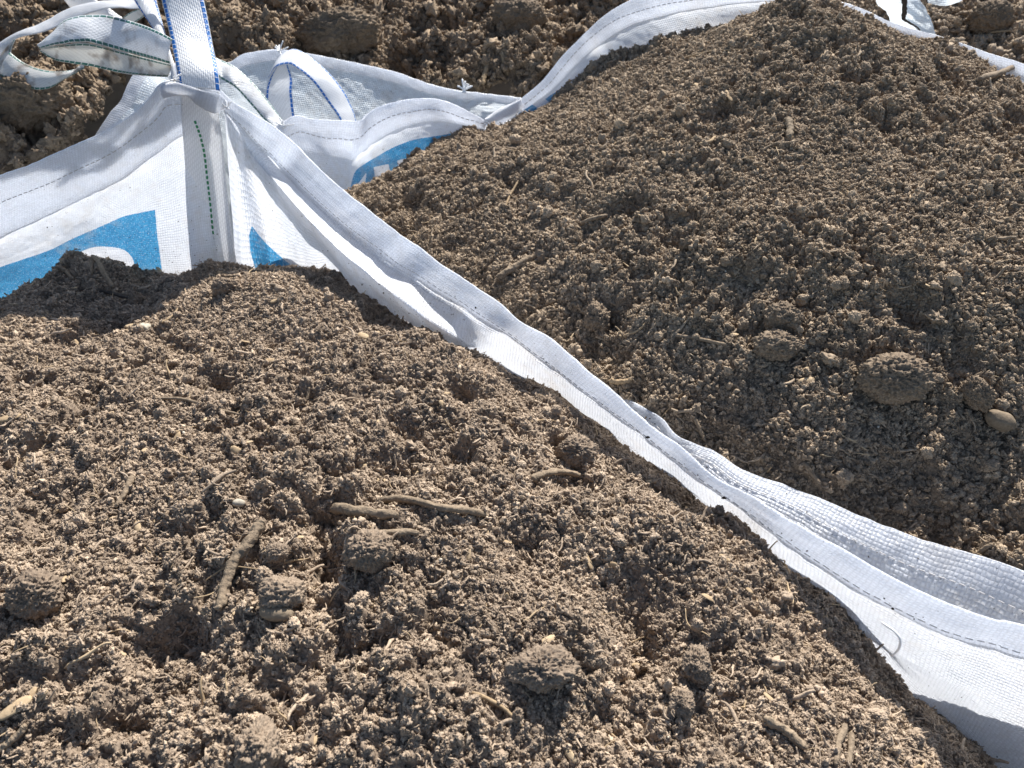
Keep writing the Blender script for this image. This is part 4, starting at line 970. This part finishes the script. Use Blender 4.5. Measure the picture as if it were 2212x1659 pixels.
clod(heap_c, 2130, 60, 70, 46, 'rounded lump in the heap at the top right corner', MAT_SOIL3, rough=0.3, sink=0.1)
# sticks on the front mound
twig(m1, [(574,1152),(545,1185),(515,1230),(498,1275),(478,1322)], 24, 'thick bent stick crusted with soil, lying upright on the front mound', name='stick', cat='stick', bump=0.4, lift=1.3)
twig(m1, [(822,1088),(880,1094),(960,1104),(1050,1116)], 14, 'long straight stick lying level in the middle of the front mound', name='stick', cat='stick', bump=0.3, taper=1.1, lift=1.4)
twig(m1, [(724,1112),(790,1114),(856,1116)], 24, 'short stubby stick left of the long straight one', name='stick', cat='stick', bump=0.35, lift=0.4)
twig(m1, [(808,1162),(850,1158),(905,1156)], 16, 'small flat stick just above the ball-like clod', name='stick', cat='stick', lift=0.5)
twig(m1, [(1152,1040),(1190,1024),(1252,1032)], 18, 'dark split piece of bark lying below the dark rounded clod', name='bark_piece', cat='bark', lift=0.6, taper=0.6)
twig(m1, [(330,860),(400,868),(450,880),(520,905)], 7, 'thin dark root arching across the upper left of the front mound', name='root')
twig(m1, [(292,1034),(272,1075),(256,1104)], 12, 'short dark stick on the left of the front mound above the thick bent one', name='stick', cat='stick')
twig(m1, [(172,1232),(140,1270),(96,1330)], 7, 'thin straight twig leaning beside the round clod at the left edge')
twig(m1, [(448,1262),(500,1240),(560,1232),(605,1240)], 3, 'hair-thin pale root looping over the thick bent stick', MAT_ROOT, 'root', lift=5, bump=0.1)
twig(m1, [(1020,1500),(1080,1530),(1130,1572)], 9, 'pale twig low in the centre of the front mound', MAT_ROOT)
twig(m1, [(2,1630),(30,1605),(64,1572)], 14, 'stub of stick at the bottom left corner of the picture', name='stick', cat='stick')
twig(m1, [(1650,1560),(1690,1580),(1740,1620)], 18, 'knobbly dark stick at the lower right of the front mound', name='stick', cat='stick', bump=0.5)
twig(m1, [(1822,1570),(1808,1610),(1800,1655)], 13, 'pair-forming upright stick near the bottom edge, right of the knobbly one', name='stick', cat='stick')
twig(m1, [(1836,1590),(1834,1620),(1832,1655)], 12, 'upright dark stick hugging its paler neighbour at the bottom edge', name='stick', cat='stick')
twig(m1, [(206,546),(206,565),(202,600)], 9, 'grey stub sticking straight up from the shaded clump by the blue print', lift=0.3, ends=(0.02, 0))
twig(m1, [(128,588),(142,592),(160,606)], 8, 'short grey twig poking out left of the upright stub', lift=0.3, ends=(0.008, 0))
twig(m1, [(480,607),(520,598),(560,588)], 3, 'fine dark twig against the base of the white corner webbing', MAT_DARK, lift=2)
twig(m1, [(180,632),(230,638),(286,652)], 8, 'curved dark root in the shaded strip below the blue print', MAT_DARK, 'root', lift=1.0)
twig(m1, [(352,702),(372,688),(388,672)], 5, 'forked pale root next to the white scrap', MAT_ROOT, 'root', lift=1.5)
twig(m1, [(800,642),(850,664),(902,690)], 10, 'ragged strip of dark bark overhanging the white wall', MAT_DARK, 'bark_piece', lift=1.5, bump=0.9, cat='bark')
twig(m1, [(1535,1122),(1570,1100),(1600,1092)], 7, 'small twig at the tip of the front mound by the rim')
twig(m1, [(1130,920),(1190,912),(1260,935)], 4, 'thin root on the upper right slope of the front mound', MAT_ROOT, 'root', lift=1)
twig(m1, [(640,880),(660,870),(672,852)], 7, 'stubby little twig right of the thin dark root')
twig(m1, [(1690,1210),(1700,1235),(1705,1260)], 6, 'short twig on the right brink of the front mound', MAT_ROOT)
# twigs on the right mound
twig(m2, [(1076,610),(1110,585),(1150,560)], 16, 'flat grey stick above the long white rim on the right mound', name='stick', cat='stick')
twig(m2, [(1345,738),(1378,722),(1392,705)], 6, 'bent twig near the left foot of the right mound', MAT_ROOT)
twig(m2, [(1456,728),(1500,735),(1570,746)], 9, 'straight twig with a stub, left of the two touching clods')
twig(m2, [(1316,836),(1350,834),(1364,826)], 12, 'pale chip of wood touching the white rim', MAT_ROOT, 'wood_chip', cat='wood chip')
twig(m2, [(1498,905),(1508,930),(1522,962)], 9, 'upright twig beside the rim of the right bag')
twig(m2, [(1508,322),(1530,312),(1544,300)], 8, 'pale crooked root high on the right mound', MAT_ROOT, 'root')
twig(m2, [(1644,332),(1670,322),(1710,312)], 7, 'slender twig high on the right mound beside a small upright chip')
twig(m2, [(1700,268),(1702,285),(1704,304)], 15, 'small upright greyish chip in the hollow near the top of the right mound', MAT_STONE, 'wood_chip', cat='wood chip')
twig(m2, [(2112,182),(2150,172),(2190,158)], 11, 'knobbed stick at the top right of the right mound', name='stick', cat='stick', ends=(0, .008))
twig(m2, [(1626,100),(1640,112),(1650,126)], 5, 'forked little twig near the shaded dent on the right mound crest', MAT_ROOT)
twig(m2, [(1120,395),(1100,430),(1086,462)], 5, 'crooked pale root on the left flank of the right mound', MAT_ROOT, 'root')
twig(m2, [(1150,450),(1148,462),(1140,478)], 8, 'small wood chip on the left flank of the right mound', MAT_WOOD, 'wood_chip', cat='wood chip')
twig(m2, [(1255,490),(1280,480),(1310,474)], 10, 'dusty flattish stick on the left flank of the right mound', name='stick', cat='stick')
twig(m2, [(2100,1210),(2126,1190),(2140,1180)], 9, 'elbow-shaped twig above the right end of the white rim')
twig(m2, [(2434,800),(2180,830),(2212,850)][1:], 3, 'fine hooked root at the right edge of the picture', MAT_ROOT, 'root', lift=2)
twig(m2, [(1736,1010),(1750,1030),(1764,1060)], 11, 'stubby diagonal stick near the foot of the right mound', name='stick', cat='stick')
twig(m2, [(1340,960),(1360,970),(1372,990)][:2] + [(1470,860)], 3, 'very thin root lying across the lower left of the right mound', MAT_ROOT, 'root', lift=1)
twig(m2, [(1200,80 + 50),(1000 + 480, 130)][1:] + [(1530,118),(1600,112)], 4, 'thin root below the crest shadow on the right mound', MAT_ROOT, 'root', lift=1)
# in the heaps behind
twig(heap_b, [(1054,128),(1050,155),(1042,190)], 12, 'brown stick standing in the heap just above the slumped bag', MAT_ROOT, 'stick', cat='stick')
twig(heap_b, [(1084,118),(1090,145),(1096,170)], 8, 'thinner stick right of the brown one in the back heap', MAT_ROOT, 'stick', cat='stick')
twig(heap_c, [(2090,96),(2120,90),(2136,78),(2180,76)], 5, 'wavy root on the heap at the top right corner', MAT_ROOT, 'root', lift=1.5)
# loose thread on the outer wall of the front bag
th = onwall(FR, [(1938,1395)] * k, 0.02)[20]
tp = [(1905,1345),(1930,1362),(1943,1378),(1942,1400),(1928,1416)]
tt = np.array([onwall(FR[19:22], [a] * 3, 0.026)[1] for a in tp])
tube('loose_thread', catmull(tt, 30), 0.0011, MAT_WHITETHREAD, front_bag, 6)

# ------------------------------------------------------------------ crumbs and dust caught on the fabric
def crumbs_on(name, label, places, mat, seed):
    rr = np.random.default_rng(seed); VV, FF, off = [], [], 0
    for G, j0, j1, cnt, bias, i0, i1 in places:
        nn = grid_normals(G); sg = np.sign((nn * (np.array([0, 0, CZ]) - G)).sum(2).mean())
        for q in range(cnt):
            fi = i0 + (i1 - i0) * rr.random(); fj = j1 - (j1 - j0) * rr.random() ** bias
            i, j = int(fi), int(fj); p = G[i, j] + (G[min(i + 1, len(G) - 1), j] - G[i, j]) * (fi - i)
            sz = 0.00055 * math.exp(rr.normal(0, .5)); V, F = rock_verts(1, q % 17, 0.5)
            VV.append(V * sz * rr.uniform(.6, 1.2, 3) + p + nn[i, j] * sg * sz * 0.5); FF.append(F + off); off += len(V)
    me = mesh_from(name, np.vstack(VV), np.vstack(FF)); o = add(name, me, mat); return tag(o, label, 'crumbs', kind='stuff')
crumbs_on('soil_crumbs', 'tiny crumbs of compost stuck to the white inner walls just above the soil', [(Gw, 34, 92, 420, 5.0, 20, 400), (Gw, 10, 15, 60, 1.0, 120, 415), (Gw3, 60, 94, 420, 5.0, 0, 150), (Gw3, 24, 94, 20, 1.0, 0, 150), (Gw8, 11, 14, 40, 1.0, 190, 400), (Gw8, 0, 28, 40, 1.0, 190, 400)], MAT_DARK, 5)

# ------------------------------------------------------------------ ground far below and around the bags
me = mesh_from('ground', [(-60, -60, 0), (60, -60, 0), (60, 60, 0), (-60, 60, 0)], [(0, 1, 2, 3)])
g = add('ground', me, MAT_SOIL3); tag(g, kind='structure')
